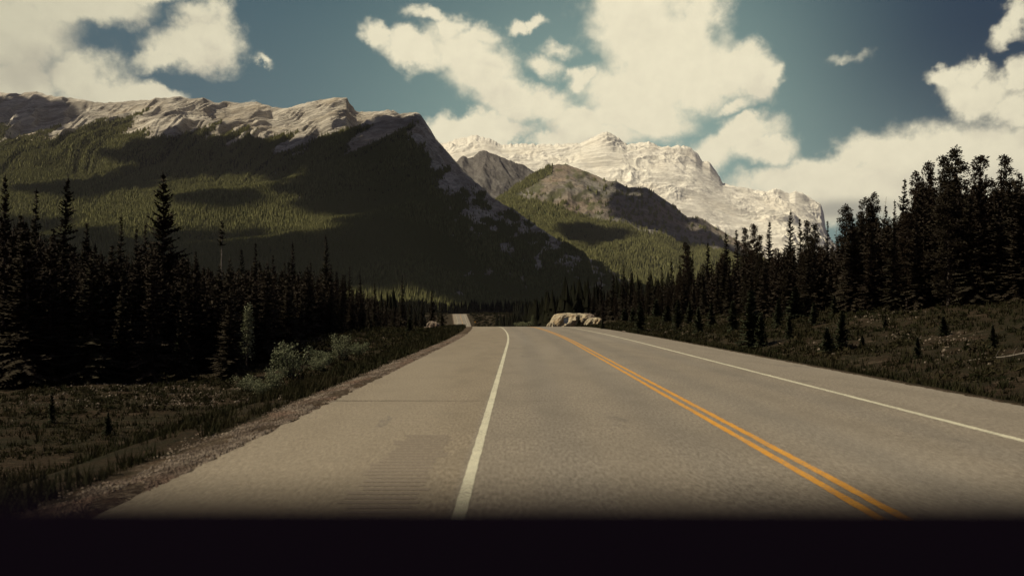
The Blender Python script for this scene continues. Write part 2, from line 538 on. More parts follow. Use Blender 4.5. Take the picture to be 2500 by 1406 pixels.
M_road = asphalt_mat()
M_white = paint_mat('road_paint_white', (0.50, 0.49, 0.38), (0.58, 0.56, 0.43))
M_yellow = paint_mat('road_paint_yellow', (0.52, 0.245, 0.03), (0.60, 0.30, 0.045))
M_crack = simple('crack_filler', (0.03, 0.025, 0.022), (0.06, 0.05, 0.04), 8)
M_ground = ground_mat()
M_bark = simple('bark', (0.05, 0.038, 0.03), (0.09, 0.072, 0.058), 6, bumpd=0.02)
M_palebark = simple('pale_bark', (0.17, 0.145, 0.12), (0.26, 0.23, 0.19), 5, bumpd=0.01)
M_spruce = foliage_mat('spruce_needles', (0.020, 0.018, 0.013), (0.044, 0.039, 0.025), (0.032, 0.022, 0.017))
M_young = foliage_mat('young_spruce_needles', (0.020, 0.024, 0.015), (0.050, 0.056, 0.032), (0.026, 0.028, 0.017))
M_pine = foliage_mat('pine_needles', (0.015, 0.013, 0.009), (0.035, 0.030, 0.019), (0.030, 0.018, 0.014))
M_leaf = foliage_mat('willow_leaves', (0.07, 0.08, 0.045), (0.30, 0.31, 0.20), (0.10, 0.12, 0.07), trans=0.25)
M_grass = foliage_mat('grass_blades', (0.018, 0.020, 0.009), (0.058, 0.045, 0.025), trans=0.2)
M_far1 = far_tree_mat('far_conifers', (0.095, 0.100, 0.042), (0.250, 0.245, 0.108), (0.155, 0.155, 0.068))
M_far2 = far_tree_mat('shade_toned_conifers', (0.008, 0.009, 0.006), (0.018, 0.018, 0.010), (0.012, 0.012, 0.008))  # shaded copy of the conifers, shade put into the needle colour
M_mleft = mountain_mat('dipping_limestone', (0.33, 0.305, 0.26), (0.66, 0.62, 0.53), (0.50, 0.43, 0.32),
                       (0.050, 0.052, 0.024), (0.070, 0.070, 0.034), tilt=24, bumpd=20)
M_mdark = mountain_mat('shade_toned_limestone', (0.13, 0.125, 0.115), (0.22, 0.21, 0.195), (0.17, 0.155, 0.14), (0.03, 0.03, 0.02), (0.03, 0.03, 0.02), tilt=-42, bumpd=22)  # pale rock darkened in its base colour to stand for shade
M_mgreen = mountain_mat('green_hill_rock', (0.15, 0.145, 0.13), (0.27, 0.255, 0.22), (0.30, 0.23, 0.165), (0.040, 0.050, 0.024), (0.058, 0.068, 0.032), tilt=-35, bumpd=14)
M_mfar = mountain_mat('pale_limestone', (0.76, 0.745, 0.66), (0.88, 0.86, 0.77), (0.83, 0.79, 0.68), (0.1, 0.1, 0.06), (0.1, 0.1, 0.06), tilt=4, sc=0.8, bumpd=5, dk=0.42)
M_rock = None


# ------------------------------------------------------------------ ground sheet
def build_ground():
    yy = np.concatenate([np.arange(-60, 6, 3.0), np.arange(6, 60, 0.5), np.arange(60, 130, 1.0), np.arange(130, 300, 2.5),
                         np.arange(300, 900, 6), np.geomspace(900, 14000, 60)])
    left = -np.concatenate([np.arange(0.15, 16, 0.35), np.arange(16, 60, 1.0), np.geomspace(60, 14000, 60)])[::-1] + EL
    right = ER + np.concatenate([np.arange(0.15, 16, 0.35), np.arange(16, 60, 1.0), np.geomspace(60, 14000, 60)])
    ss = np.concatenate([left, [EL, 0.0, 3.0, 6.0, ER], right])
    Sg, Y = np.meshgrid(ss, yy)
    X = Sg + xc(Y)
    Z = ground_h(X, Y)
    far = np.clip((np.hypot(X, Y) - 1500) / 2000, 0, 1)
    Z = Z * (1 - far) + far * -6
    g = np.zeros_like(X)
    dl = EL - Sg; dr = Sg - ER
    wid = 0.95 + 0.30 * fbm(Y / 5, Y * 0 + 3.3, 3)
    g = np.where(dl > -0.5, np.clip(1.3 - dl / wid, 0, 1), 0)
    g = np.maximum(g, np.where(dr > -0.5, np.clip(0.75 - dr / 0.7, 0, 1), 0))
    o = mesh_np('ground', np.stack([X, Y, Z], -1).reshape(-1, 3), grid_faces(len(yy), len(ss)), 4, M_ground, smooth=True,
                attrs={'gravel': g.ravel()})
    tag(o, kind='structure')
build_ground()

# ------------------------------------------------------------------ road
def road_path():
    ys = np.concatenate([np.arange(-40, 4, 1.0), np.arange(4, 60, 0.2), np.arange(60, 200, 1.5), np.arange(200, 798, 6)])
    pts = [(float(xc(y)), float(y), float(zr(y)), math.atan(float(np.interp(y, _ys, _sl)))) for y in ys]
    x, y, z, h = pts[-1]
    # the far end swings right
    rad = 70.0; mx = 3.0
    for i in range(60):
        ds = 3.0
        h2 = h + ds / rad if h < R(82) else h
        x += math.sin(h) * ds; y += math.cos(h) * ds; h = h2
        pts.append((x, y, None, h))
    return pts
PATH = road_path()
def strip(name, s0, s1, mat, lift, y0=-1e9, y1=1e9, nx=2, wob=0.0, kind=True):
    V = []; L = []
    ss = np.linspace(s0, s1, nx)
    rows = 0
    for k, (x, y, z, h) in enumerate(PATH):
        if y < y0 or y > y1: continue
        rows += 1
        for q, s in enumerate(ss):
            w = wob * (random.random() - 0.5) if (q == 0 or q == nx - 1) else 0
            if z is None:
                px_ = x + math.cos(h) * (s + w); py_ = y - math.sin(h) * (s + w)
                zz = max(float(ground_h(px_, py_)), float(zr(py_)) - 0.05) + 0.09
            else:
                px_ = x + s + w; py_ = y; zz = z
            V.append((px_, py_, zz + lift)); L.append(s)
    return mesh_np(name, V, grid_faces(rows, nx), 4, mat, smooth=True, attrs={'lane': np.array(L)})
road = tag(strip('road', EL, ER, M_road, 0.0, nx=9, wob=0.10), kind='structure')
tag(strip('white_edge_line', LW - 0.058, LW + 0.058, M_white, 0.004, wob=0.012), kind='structure')
tag(strip('white_edge_line', LR - 0.068, LR + 0.068, M_white, 0.004, wob=0.02), kind='structure')
tag(strip('yellow_centre_line', LY - 0.160, LY - 0.055, M_yellow, 0.004, wob=0.015), kind='structure')
tag(strip('yellow_centre_line', LY + 0.055, LY + 0.160, M_yellow, 0.004, wob=0.015), kind='structure')

def crack(y, x0, x1, w0, w1, amp):
    xs = np.arange(x0, x1, 0.06); n = len(xs)
    yy = y + fbm(xs / 0.9, xs * 0 + y, 5) * amp
    w = np.linspace(w0, w1, n) * (0.7 + 0.6 * np.abs(fbm(xs * 4, xs * 0 + 1.0, 2)))
    V = np.concatenate([np.stack([xs + xc(y), yy - w / 2, np.full(n, zr(y) + .006)], 1), np.stack([xs + xc(y), yy + w / 2, np.full(n, zr(y) + .006)], 1)])
    f = np.array([(i, i + 1, n + i + 1, n + i) for i in range(n - 1)])
    tag(mesh_np('road_crack', V, f, 4, M_crack), kind='structure')
crack(16.75, EL, -0.6, 0.055, 0.025, 0.07)
crack(16.72, -0.38, 3.1, 0.018, 0.008, 0.05)
crack(41.0, EL + 0.2, -0.7, 0.05, 0.03, 0.15)
crack(59.0, EL + 0.3, -1.0, 0.04, 0.03, 0.2)

def rumble():
    m, t, b = new_mat('rumble_grooves')
    p = pos(t)
    c = t.mix(t.ramp(t.noise(p, 50, 3, .7), .35, .65), (0.160, 0.134, 0.106), (0.235, 0.200, 0.160))
    t.put(b.inputs['Base Color'], c)
    g = Geo()
    y = 6.6
    while y < 12.2:
        for x0, x1 in ((-1.60, -0.90),):
            a = x0 + random.uniform(-.08, .08); c_ = x1 + random.uniform(-.08, .05)
            v = []; n = 8
            for i in range(n + 1):
                x = a + (c_ - a) * i / n
                wob = random.uniform(-.008, .008)
                v += [(x, y - .055 + wob, .0026), (x, y + .055 + wob, .0026)]
            g.add(v, [(2 * i, 2 * i + 2, 2 * i + 3, 2 * i + 1) for i in range(n)])
        y += 0.19
    tag(g.build('rumble_strip', m), kind='structure')
rumble()


# ------------------------------------------------------------------ mountains
class Mountain:
    def __init__(s, name, px0, px1, nc, nr, ridge, Rf, Ff, zf, mat, prof, disp, forest, meadow=None, jag=6, back=12, tcut=0.955, sm=70):
        px = np.linspace(px0, px1, nc)
        t = np.linspace(0, 1, nr) ** 0.85
        P, T = np.meshgrid(px, t)
        Rr = ip(P, Rf); Fr = ip(P, Ff)
        # Rd = depth at ridge
        Y = Fr + (Rr - Fr) * T
        X = (P - VX) / FPX * Y
        zr_row = ip(px, ridge)
        kw = max(int(sm / (px[1] - px[0])), 1); kern = np.hanning(2 * kw + 3); kern /= kern.sum()
        pad = len(kern) // 2
        zs_row = np.convolve(np.pad(zr_row, pad, mode='edge'), kern, mode='valid')
        bl = sst(0.72 if sm > 100 else 0.45, 1.0, T)
        zrid = EYE + (VY - (zr_row[None, :] * bl + zs_row[None, :] * (1 - bl))) / FPX * Rr
        Z = zf + (zrid - zf) * prof(T, P)
        A = np.minimum(T * 5, 1)
        dz = disp(P, T, X, Y) * A
        top = sst(tcut, 1.0, T)
        Z = Z + dz * (1 - top * 0.93) + top * jag * fbm(X / 45.0, X * 0 + Y / 400.0, 5, 0.6)
        # far side
        bt = np.linspace(0, 1, back + 1)[1:]
        Pb, Tb = np.meshgrid(px, bt)
        Rb = ip(Pb, Rf)
        Yb = Rb + Tb * 900
        Xb = (Pb - VX) / FPX * Rb + 0 * Yb
        Zb = Z[-1][None, :] * (1 - Tb * 0.9) - Tb * 30
        PY = VY - (Z - EYE) / Y * FPX
        fo = forest(P, PY, X, Y, T)
        me = meadow(P, PY, X, Y) if meadow else np.zeros_like(fo)
        s.P, s.PY, s.X, s.Y, s.Z, s.fo = P, PY, X, Y, Z, fo
        V = np.concatenate([np.stack([X, Y, Z], -1).reshape(-1, 3), np.stack([Xb, Yb, Zb], -1).reshape(-1, 3)])
        nb = back * nc
        o = mesh_np(name, V, grid_faces(nr + back, nc), 4, mat, smooth=True,
                    attrs={'forest': np.concatenate([fo.ravel(), np.zeros(nb)]), 'meadow': np.concatenate([me.ravel(), np.zeros(nb)])})
        tag(o, kind='structure')
        s.px = px; s.t = t; s.nr = nr; s.nc = nc
    def sample(s, u, v):
        """u, v in grid units -> world point, forest value"""
        i = np.clip(v.astype(int), 0, s.nr - 2); j = np.clip(u.astype(int), 0, s.nc - 2)
        fv = v - i; fu = u - j
        def L(Aa):
            return (Aa[i, j] * (1 - fu) + Aa[i, j + 1] * fu) * (1 - fv) + (Aa[i + 1, j] * (1 - fu) + Aa[i + 1, j + 1] * fu) * fv
        return L(s.X), L(s.Y), L(s.Z), L(s.fo)
    def at_px(s, px, py):
        """photograph point -> world point on the slope (first visible hit)"""
        out = []
        for a, b in zip(px, py):
            j = int(np.clip((a - s.px[0]) / (s.px[1] - s.px[0]), 0, s.nc - 1))
            col = s.PY[:, j]
            hit = np.where(col <= b)[0]
            if len(hit) == 0: continue
            i = hit[0]
            out.append((s.X[i, j], s.Y[i, j], s.Z[i, j]))
        return np.array(out)

def cones(name, X, Y, Z, H, W, mat, label, sides=5, layers=1):
    n = len(X)
    th = rng.uniform(0, 6.28, n)
    lean = rng.normal(0, 0.03, (n, 2))
    vs = []; fs = []; tint = []
    tn = np.clip(rng.normal(0.45, 0.28, n), 0, 1)
    base = 0
    for l in range(layers):
        z0 = l / layers * 0.75; z1 = 1.0 if l == layers - 1 else (l + 1.55) / layers * 0.80
        w = (1 - z0) ** 0.8
        a = th[:, None] + np.arange(sides)[None, :] * 2 * np.pi / sides + l
        jit = rng.uniform(0.65, 1.15, (n, sides))
        rx = X[:, None] + np.cos(a) * W[:, None] * w * jit + lean[:, :1] * H[:, None] * z0
        ry = Y[:, None] + np.sin(a) * W[:, None] * w * jit + lean[:, 1:] * H[:, None] * z0
        rz = (Z + H * (z0 + 0.02))[:, None] + rng.uniform(-.06, .04, (n, sides)) * H[:, None]
        ax = X + lean[:, 0] * H * z1; ay = Y + lean[:, 1] * H * z1; az_ = Z + H * z1
        V = np.concatenate([np.stack([rx, ry, rz], -1), np.stack([ax, ay, az_], -1)[:, None, :]], axis=1)
        vs.append(V.reshape(-1, 3))
        idx = base + np.arange(n)[:, None] * (sides + 1)
        k = np.arange(sides)
        F = np.stack([idx + k, idx + (k + 1) % sides, idx + sides + 0 * k], -1)
        fs.append(F.reshape(-1, 3)); base += n * (sides + 1)
        tint.append(np.repeat(tn, sides + 1))
    o = mesh_np(name, np.concatenate(vs), np.concatenate(fs), 3, mat, attrs={'tint': np.concatenate(tint)})
    tag(o, label, 'forest', kind='stuff')
    return o

# --- the long forested mountain on the left
ridgeL = [(-1400, 700), (-1200, 560), (-900, 400), (-500, 290), (-250, 250), (-100, 232), (0, 220), (40, 224), (75, 217), (110, 229), (160, 236), (200, 240), (245, 247), (290, 244), (350, 240),
          (400, 236), (430, 232), (465, 238), (490, 234), (520, 248), (560, 250), (625, 246), (660, 258), (700, 258), (750, 246), (800, 237), (843, 235),
          (850, 252), (866, 271), (900, 270), (950, 268), (975, 275), (1010, 271), (1024, 275), (1040, 298), (1060, 330), (1085, 362), (1110, 390),
          (1140, 425), (1170, 450), (1205, 484), (1230, 500), (1260, 515), (1300, 545), (1350, 578), (1400, 607), (1440, 632), (1475, 652), (1500, 668),
          (1540, 690), (1600, 720), (1700, 750), (1800, 775)]
def profL(T, P):
    k = sst(600, 1300, P)
    a = 0.25 * T + 0.75 * (T ** 1.35)
    b = T ** 0.95
    return a * (1 - k) + b * k
def dispL(P, T, X, Y):
    # slabs dip down to the left: gullies run diagonally
    w = fbm(P / 160.0, T * 3, 3) * 40
    u = (P * 0.50 - T * 400 + w) / 52.0
    v = (P * 0.75 + T * 300) / 1700.0
    g = ridged(u, v, 5, 0.50) + .13 * ridged(u * 3.3 + 5, v * 5 + 2, 4, .6)
    right = sst(1000, 1150, P)
    crag = ridged(X / 140.0, Y / 140.0, 6, 0.6) * 40
    roll = fbm(X / 900.0, Y / 700.0, 2) * 90
    return (g - .6) * 95 * sst(0.25, 0.8, T) * (1 - right) + (crag - 25) * (0.30 + 0.75 * right) * sst(0.3, 0.8, T) + roll * (1 - sst(.7, 1, T))
treeL = [(-1400, 500), (-900, 400), (-500, 330), (0, 305), (60, 318), (140, 322), (200, 326), (260, 312), (330, 322), (400, 322), (470, 330), (520, 318), (600, 305), (660, 345), (740, 352),
         (800, 336), (870, 334), (930, 328), (1000, 330), (1035, 362), (1060, 420), (1120, 462), (1200, 500), (1260, 520), (1400, 600), (1700, 700)]
def forestL(P, PY, X, Y, T):
    u = (P * 0.42 + PY * 0.9) / 40.0; v = (P * 0.9 - PY * 0.42) / 260.0
    n = fbm(u, v, 4) * 95 + fbm(P / 9.0, PY / 9.0, 3) * 16
    line = ip(P, treeL)
    f = sst(-5, 5, PY - line + n)
    # bare crags and scree inside the wood near the right-hand spur
    cr = sst(1020, 1120, P) * sst(0.12, 0.30, fbm(P / 38.0, PY / 30.0, 4) + 0.30 * np.exp(-((PY - line - 30) / 55.0) ** 2))
    f = f * (1 - cr * 0.92)
    sp = sst(0.42, 0.5, fbm(P / 30.0 + 8, PY / 24.0, 4)) * np.exp(-((P - 700) / 70.0) ** 2 - ((PY - 455) / 40.0) ** 2) * 2
    return np.clip(f * (1 - np.clip(sp, 0, 1) * 0.8), 0, 1)
mtL = Mountain('forested_mountain', -1400, 1720, 1500, 420, ridgeL,
               [(-500, 4700), (0, 4500), (600, 4100), (1020, 3700), (1205, 3300), (1500, 2600), (1720, 2300)],
               [(-500, 1150), (1000, 1150), (1500, 1500), (1720, 1600)], -6, M_mleft, profL, dispL, forestL, jag=7)
# --- grey peak, its cloud shadow put into the dark rock colour
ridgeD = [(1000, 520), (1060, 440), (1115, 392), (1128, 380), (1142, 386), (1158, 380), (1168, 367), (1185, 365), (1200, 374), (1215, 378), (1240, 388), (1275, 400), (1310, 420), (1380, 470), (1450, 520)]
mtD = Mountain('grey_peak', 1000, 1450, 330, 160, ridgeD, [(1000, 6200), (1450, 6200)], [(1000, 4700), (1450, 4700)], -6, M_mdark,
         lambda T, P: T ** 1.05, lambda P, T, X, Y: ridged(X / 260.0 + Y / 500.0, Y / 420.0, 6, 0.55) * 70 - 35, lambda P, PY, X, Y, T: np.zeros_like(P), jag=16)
# --- green and scree-streaked hill in the middle
ridgeG = [(1100, 560), (1180, 505), (1215, 483), (1250, 458), (1300, 427), (1335, 406), (1360, 401), (1385, 400), (1405, 408), (1430, 418), (1460, 430), (1480, 440), (1505, 440),
          (1530, 455), (1560, 458), (1580, 458), (1600, 470), (1640, 498), (1680, 530), (1715, 533), (1750, 556), (1800, 585), (1850, 620), (1950, 670), (2050, 710)]
def forestG(P, PY, X, Y, T):
    line = ip(P, [(1100, 490), (1240, 478), (1330, 492), (1400, 520), (1500, 548), (1600, 572), (1700, 598), (1800, 620), (2100, 700)])
    f = sst(-6, 6, PY - line + fbm(P / 25.0, PY / 18.0, 4) * 14)
    up = sst(0.10, 0.30, fbm(P / 11.0, PY / 12.0, 5, .6) + 0.10 * np.exp(-((P - 1560) / 70.0) ** 2) - 0.7 * np.exp(-((P - 1390) / 45.0) ** 2 - ((PY - 440) / 30.0) ** 2))
    edge = sst(-16, -2, ip(P, ridgeG) - PY + 14) * (P < 1350)
    sp = sst(0.28, 0.36, fbm(P / 16.0, PY / 10.0, 3)) * np.exp(-((P - 1610) / 60.0) ** 2 - ((PY - 640) / 40.0) ** 2) * 1.6
    return np.clip(np.maximum(np.maximum(f, up * 0.6), edge) * (1 - np.clip(sp, 0, 1)), 0, 1)
def meadowG(P, PY, X, Y):
    return sst(0.0, 0.25, fbm(P / 34.0, PY / 22.0, 3)) * (1 - sst(1440, 1500, P)) * .8
mtG = Mountain('green_hill', 1100, 2050, 620, 300, ridgeG, [(1100, 5000), (1380, 5100), (1700, 4700), (2050, 4300)],
               [(1100, 2900), (2050, 2900)], -6, M_mgreen, lambda T, P: 0.5 * T + 0.5 * T ** 1.5,
               lambda P, T, X, Y: ridged(X / 330.0, Y / 520.0, 5, 0.5) * 55 - 35 + fbm(X / 500.0, Y / 500.0, 3) * 60 * (1 - sst(.75, 1, T)), forestG, meadowG, jag=9)
# --- pale limestone massif at the back
ridgeF = [(950, 380), (1040, 355), (1090, 346), (1110, 340), (1130, 336), (1150, 331), (1165, 330), (1185, 334), (1205, 343), (1225, 352), (1280, 350), (1340, 352), (1420, 349), (1430, 343),
          (1450, 334), (1466, 325), (1482, 321), (1496, 326), (1510, 335), (1532, 352), (1560, 348), (1585, 345), (1600, 352), (1612, 357), (1640, 358), (1660, 354), (1680, 357),
          (1700, 370), (1716, 392), (1735, 398), (1745, 412), (1758, 430), (1765, 446), (1800, 456), (1850, 465), (1872, 468), (1888, 461), (1905, 464), (1928, 475), (1942, 466), (1960, 472),
          (1985, 486), (2005, 500), (2012, 520), (2016, 560), (2030, 600), (2080, 660), (2150, 710)]
Mountain('pale_limestone_massif', 950, 2150, 760, 330, ridgeF, [(950, 9000), (2150, 8600)], [(950, 6500), (2150, 6300)], -6, M_mfar,
         lambda T, P: 0.55 * T + 0.45 * T ** 0.6,
         lambda P, T, X, Y: ridged(X / 560.0 + fbm(X / 900, T * 4, 2) * 1.5, Y / 620.0 + T * 4.5, 7, 0.55) * 78 - 10 + fbm(X / 160.0, T * 22, 4, 0.5) * 12,
         lambda P, PY, X, Y, T: np.zeros_like(P), jag=26, tcut=0.93, sm=150)

# woods on the slopes (nobody could count them)
def slope_wood(mt, n, hmin, hmax, name, label, mat, thr=0.5, stray=0.0):
    u = rng.uniform(0, mt.nc - 1.001, n); v = rng.uniform(0, mt.nr - 1.001, n)
    X, Y, Z, fo = mt.sample(u, v)
    P = VX + X / Y * FPX
    keep = (fo > rng.uniform(0.15, 0.95, n)) & (P > -1380) & (P < 2600)
    if stray:
        keep |= (rng.random(n) < stray) & (fo > 0.0) & (v / mt.nr < 0.9)
    X, Y, Z = X[keep], Y[keep], Z[keep]
    H = rng.uniform(hmin, hmax, len(X)) * (0.75 + 0.5 * np.clip(fbm(X / 200, Y / 200, 3) + .5, 0, 1))
    cones(name, X, Y, Z - 1, H, H * rng.uniform(0.18, 0.26, len(X)), mat, label)
slope_wood(mtL, 560000, 8, 15, 'mountain_forest', 'dense conifer forest covering the long left mountain', M_far1, stray=0.03)
slope_wood(mtG, 110000, 12, 22, 'hillside_forest', 'green conifer forest on the small hill before the pale massif', M_far1, stray=0.0)


# ------------------------------------------------------------------ valley floor forest
def valley_wood():
    n = 60000
    Y = rng.uniform(240, 1500, n) ; P = rng.uniform(-1300, 3600, n)
    X = (P - VX) / FPX * Y
    s = X - xc(Y)
    ok = ((s < -22) | (s > 24))
    ok &= ~((Y > 600) & (Y < 905) & (s > -30) & (s < 52))
    ok &= ~((Y > 790) & (Y < 900) & (s > -20) & (s < 160))
    ok |= (Y > 905)
    X, Y = X[ok], Y[ok]
    Z = ground_h(X, Y)
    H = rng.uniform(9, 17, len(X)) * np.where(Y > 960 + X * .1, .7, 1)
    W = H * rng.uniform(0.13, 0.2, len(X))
    a = Y < 960 + X * .1; b = ~a  # nearer trees get shade as a darker needle colour, the strip stays light
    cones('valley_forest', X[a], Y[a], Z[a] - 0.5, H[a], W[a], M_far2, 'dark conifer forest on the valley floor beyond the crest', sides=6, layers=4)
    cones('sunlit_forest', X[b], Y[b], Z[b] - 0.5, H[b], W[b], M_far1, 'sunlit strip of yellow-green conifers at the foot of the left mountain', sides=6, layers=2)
valley_wood()


# ------------------------------------------------------------------ near trees: prototypes
def unit(v):
    return v / (np.linalg.norm(v) + 1e-9)

def spruce(H, Rm, seed, mat, sparse=0.0, base=0.06, power=0.85, droop=0.28, bare_to=0.0, tuft_only=None, bark=None, dens=1.0, round_top=False):
    rnd = random.Random(seed)
    tr = Geo()
    bx, by = rnd.uniform(-.02, .02), rnd.uniform(-.02, .02)
    def axis(z):
        q = z / H
        return np.array([bx * H * math.sin(q * 3), by * H * math.sin(q * 2.4), z])
    zs = np.linspace(-0.4, H, 12)
    tr.tube([axis(z) for z in zs], [max(0.013 * H * (1 - max(z, 0) / H) ** 0.9, 0.012) for z in zs], 7)
    cr = Geo()
    V = []; F = []; A = []
    def tri(a, b, c, tt):
        n = len(V); V.extend((a, b, c)); F.append((n, n + 1, n + 2)); A.extend((tt, tt, tt))
    z = H * max(base, bare_to)
    lobes = [rnd.uniform(0.75, 1.15) for _ in range(40)]
    while z < H * 0.985:
        q = z / H
        if tuft_only and q < tuft_only:
            nb = rnd.choice([0, 1, 2, 2])
        else:
            nb = int((5 + 6 * (1 - q)) * dens)
        env = Rm * ((1 - q) ** power) * (0.55 + 0.45 * min(1, q / 0.12)) * lobes[int(q * 39)]
        if round_top:
            env = Rm * (1 - abs(q - 0.62) * 1.1) * lobes[int(q * 39)] * (0.25 + 0.75 * min(1, (1 - q) / 0.18))
        for k in range(nb):
            if rnd.random() < sparse: continue
            az = rnd.uniform(0, 2 * math.pi)
            L = max(env * rnd.uniform(0.55, 1.12), 0.10)
            if tuft_only and q < tuft_only: L *= 0.35
            up = (q - 0.35) * 0.9 - droop + rnd.uniform(-.15, .15)
            d = np.array([math.cos(az), math.sin(az), 0.0])
            side = np.array([-math.sin(az), math.cos(az), 0.0])
            p0 = axis(z + rnd.uniform(-.12, .12))
            ns = max(3, int(L / 0.22))
            prev = p0
            tt = rnd.uniform(0.0, 1.0)
            if tuft_only and q < tuft_only:
                cr_end = p0 + d * L + np.array([0, 0, -0.25 * L])
                tri(p0, cr_end, p0 + np.array([0, 0, 0.05]), tt); continue
            for i in range(1, ns + 1):
                f = i / ns
                zz = up * L * f + 0.26 * L * f * f * (1 if q > .2 else .5)
                p = p0 + d * (L * f) + np.array([0, 0, zz]) + side * rnd.uniform(-.04, .04)
                w = (0.13 + 0.34 * L * (1 - f) ** 0.7 * 0.55) * rnd.uniform(.7, 1.3)
                mid = (prev + p) / 2
                ax = unit(p - prev)
                for sgn in (-1, 1):
                    tip = mid + side * sgn * w + ax * w * 0.55 + np.array([0, 0, -w * rnd.uniform(0.15, 0.55)])
                    tri(prev - ax * 0.05, p + ax * 0.06, tip, np.clip(tt + rnd.uniform(-.25, .25), 0, 1))
                hang = mid + np.array([0, 0, -w * rnd.uniform(.35, .9)]) + side * rnd.uniform(-.08, .08)
                tri(prev, p + ax * 0.05, hang, np.clip(tt - 0.1, 0, 1))
                if rnd.random() < 0.55:
                    upw = mid + np.array([0, 0, w * rnd.uniform(.2, .5)]) + side * rnd.uniform(-.1, .1)
                    tri(prev, p, upw, np.clip(tt + 0.2, 0, 1))
                prev = p
        z += H * 0.020 * rnd.uniform(0.8, 1.25) * (1 if H > 6 else 1.5)
    # leader
    top = axis(H)
    for k in range(6):
        a = rnd.uniform(0, 6.28); r = 0.06 + 0.02 * k
        tri(top + np.array([0, 0, -k * 0.12 + 0.15]), top + np.array([math.cos(a) * r, math.sin(a) * r, -k * .12 - .15]), top + np.array([math.cos(a + 2) * r, math.sin(a + 2) * r, -k * .12 - .15]), .4)
    cr.v = [np.array(V)]; cr.f = F; cr.at = [np.array(A)]; cr.n = len(V)
    return tr, cr

def pine(H, Rm, seed, bare=0.35):
    """lodgepole: clumps of needles at the ends of upturned limbs"""
    rnd = random.Random(seed)
    tr = Geo()
    bx, by = rnd.uniform(-.03, .03), rnd.uniform(-.03, .03)
    axis = lambda z: np.array([bx * H * math.sin(z / H * 3), by * H * math.sin(z / H * 2), z])
    zs = np.linspace(-0.4, H * .98, 12)
    tr.tube([axis(z) for z in zs], [max(0.012 * H * (1 - max(z, 0) / H) ** 0.8, 0.02) for z in zs], 7)
    V = []; F = []; A = []
    def clump(c, r, n):
        tt = rnd.uniform(.1, .9)
        for _ in range(n):
            d = unit(np.array([rnd.gauss(0, 1), rnd.gauss(0, 1), rnd.gauss(0.1, .8)]))
            b = c + d * r * rnd.uniform(.25, 1.0)
            u = unit(np.array([rnd.gauss(0, 1), rnd.gauss(0, 1), rnd.gauss(0, 1)])) * 0.075
            e = b + d * rnd.uniform(.10, .20)
            k = len(V); V.extend((b - u, b + u, e)); F.append((k, k + 1, k + 2)); A.extend((np.clip(tt + rnd.uniform(-.2, .2), 0, 1),) * 3)
    z = H * bare
    while z < H:
        q = z / H
        env = Rm * (0.45 + 0.55 * min(1, (q - bare) / .2)) * min(1, ((1 - q) / 0.62 + 0.10)) ** 0.8 * rnd.uniform(.6, 1.2)
        for k in range(rnd.choice([4, 5, 6])):
            az = rnd.uniform(0, 6.28); L = env * rnd.uniform(.45, 1.05)
            p0 = axis(z); p1 = p0 + np.array([math.cos(az) * L, math.sin(az) * L, L * rnd.uniform(-.1, .45)])
            tr.tube([p0, (p0 + p1) / 2 + np.array([0, 0, -.06 * L]), p1], [0.035, .022, .01], 4, cap=False)
            for f in (1.0, 0.72, 0.45):
                if f < 1 and L * f < 0.35: continue
                clump(p0 * (1 - f) + p1 * f + np.array([rnd.uniform(-.15, .15), rnd.uniform(-.15, .15), rnd.uniform(0, .15)]), rnd.uniform(.20, .38), 30)
        z += H * 0.026 * rnd.uniform(.8, 1.3)
    clump(axis(H), .22, 26)
    # dead twigs on the bare part
    z = H * .08
    while z < H * bare:
        az = rnd.uniform(0, 6.28); L = rnd.uniform(.4, 1.1)
        p0 = axis(z); tr.tube([p0, p0 + np.array([math.cos(az) * L, math.sin(az) * L, -.2 * L])], [.018, .006], 3, cap=False)
        z += H * .03
    cr = Geo(); cr.v = [np.array(V)]; cr.f = F; cr.at = [np.array(A)]; cr.n = len(V)
    return tr, cr

def snag(H, seed):
    rnd = random.Random(seed); tr = Geo()
    zs = np.linspace(-.3, H, 10)
    ax = lambda z: np.array([.02 * H * math.sin(z), .015 * H * math.sin(z * .7), z])
    tr.tube([ax(z) for z in zs], [max(.010 * H * (1 - max(z, 0) / H), .015) for z in zs], 6)
    z = H * .25
    while z < H * .97:
        for _ in range(2):
            az = rnd.uniform(0, 6.28); L = (1 - z / H) * 1.4 * rnd.uniform(.4, 1) + .15
            p0 = ax(z); tr.tube([p0, p0 + np.array([math.cos(az) * L, math.sin(az) * L, L * rnd.uniform(-.1, .5)])], [.02, .006], 3, cap=False)
        z += H * .035
    return tr

PROTO = {}
def register(kind, name, H, geo, mats):
    PROTO.setdefault(kind, []).append((name, H, geo, mats))
for i, (Rm, pw, sp, dr) in enumerate([(2.5, .80, .05, .30), (2.1, .95, .05, .34), (1.7, .75, .08, .25), (2.7, 1.0, .05, .38), (1.5, .7, .12, .2)]):
    register('spruce', 'spruce_tree', 13.0, spruce(13.0, Rm, 100 + i, M_spruce, sparse=sp, power=pw, droop=dr), (M_bark, M_spruce))
register('hero', 'spruce_tree', 14.5, spruce(14.5, 3.3, 314, M_spruce, sparse=.10, power=.78, droop=.22, dens=1.3), (M_bark, M_spruce))
for i, (Rm, ba) in enumerate([(1.8, .12), (1.35, .16), (1.75, .15), (1.2, .12), (1.75, .08)]):
    register('pine', 'pine_tree', 12.0, pine(12.0, Rm, 200 + i, ba), (M_bark, M_pine))
for i, (H, Rm) in enumerate([(4.0, 1.15), (3.2, 1.05), (4.5, 1.1)]):
    register('young', 'young_spruce', H, spruce(H, Rm, 300 + i, M_young, sparse=.03, base=.02, power=.85, droop=.15, dens=1.2), (M_bark, M_young))
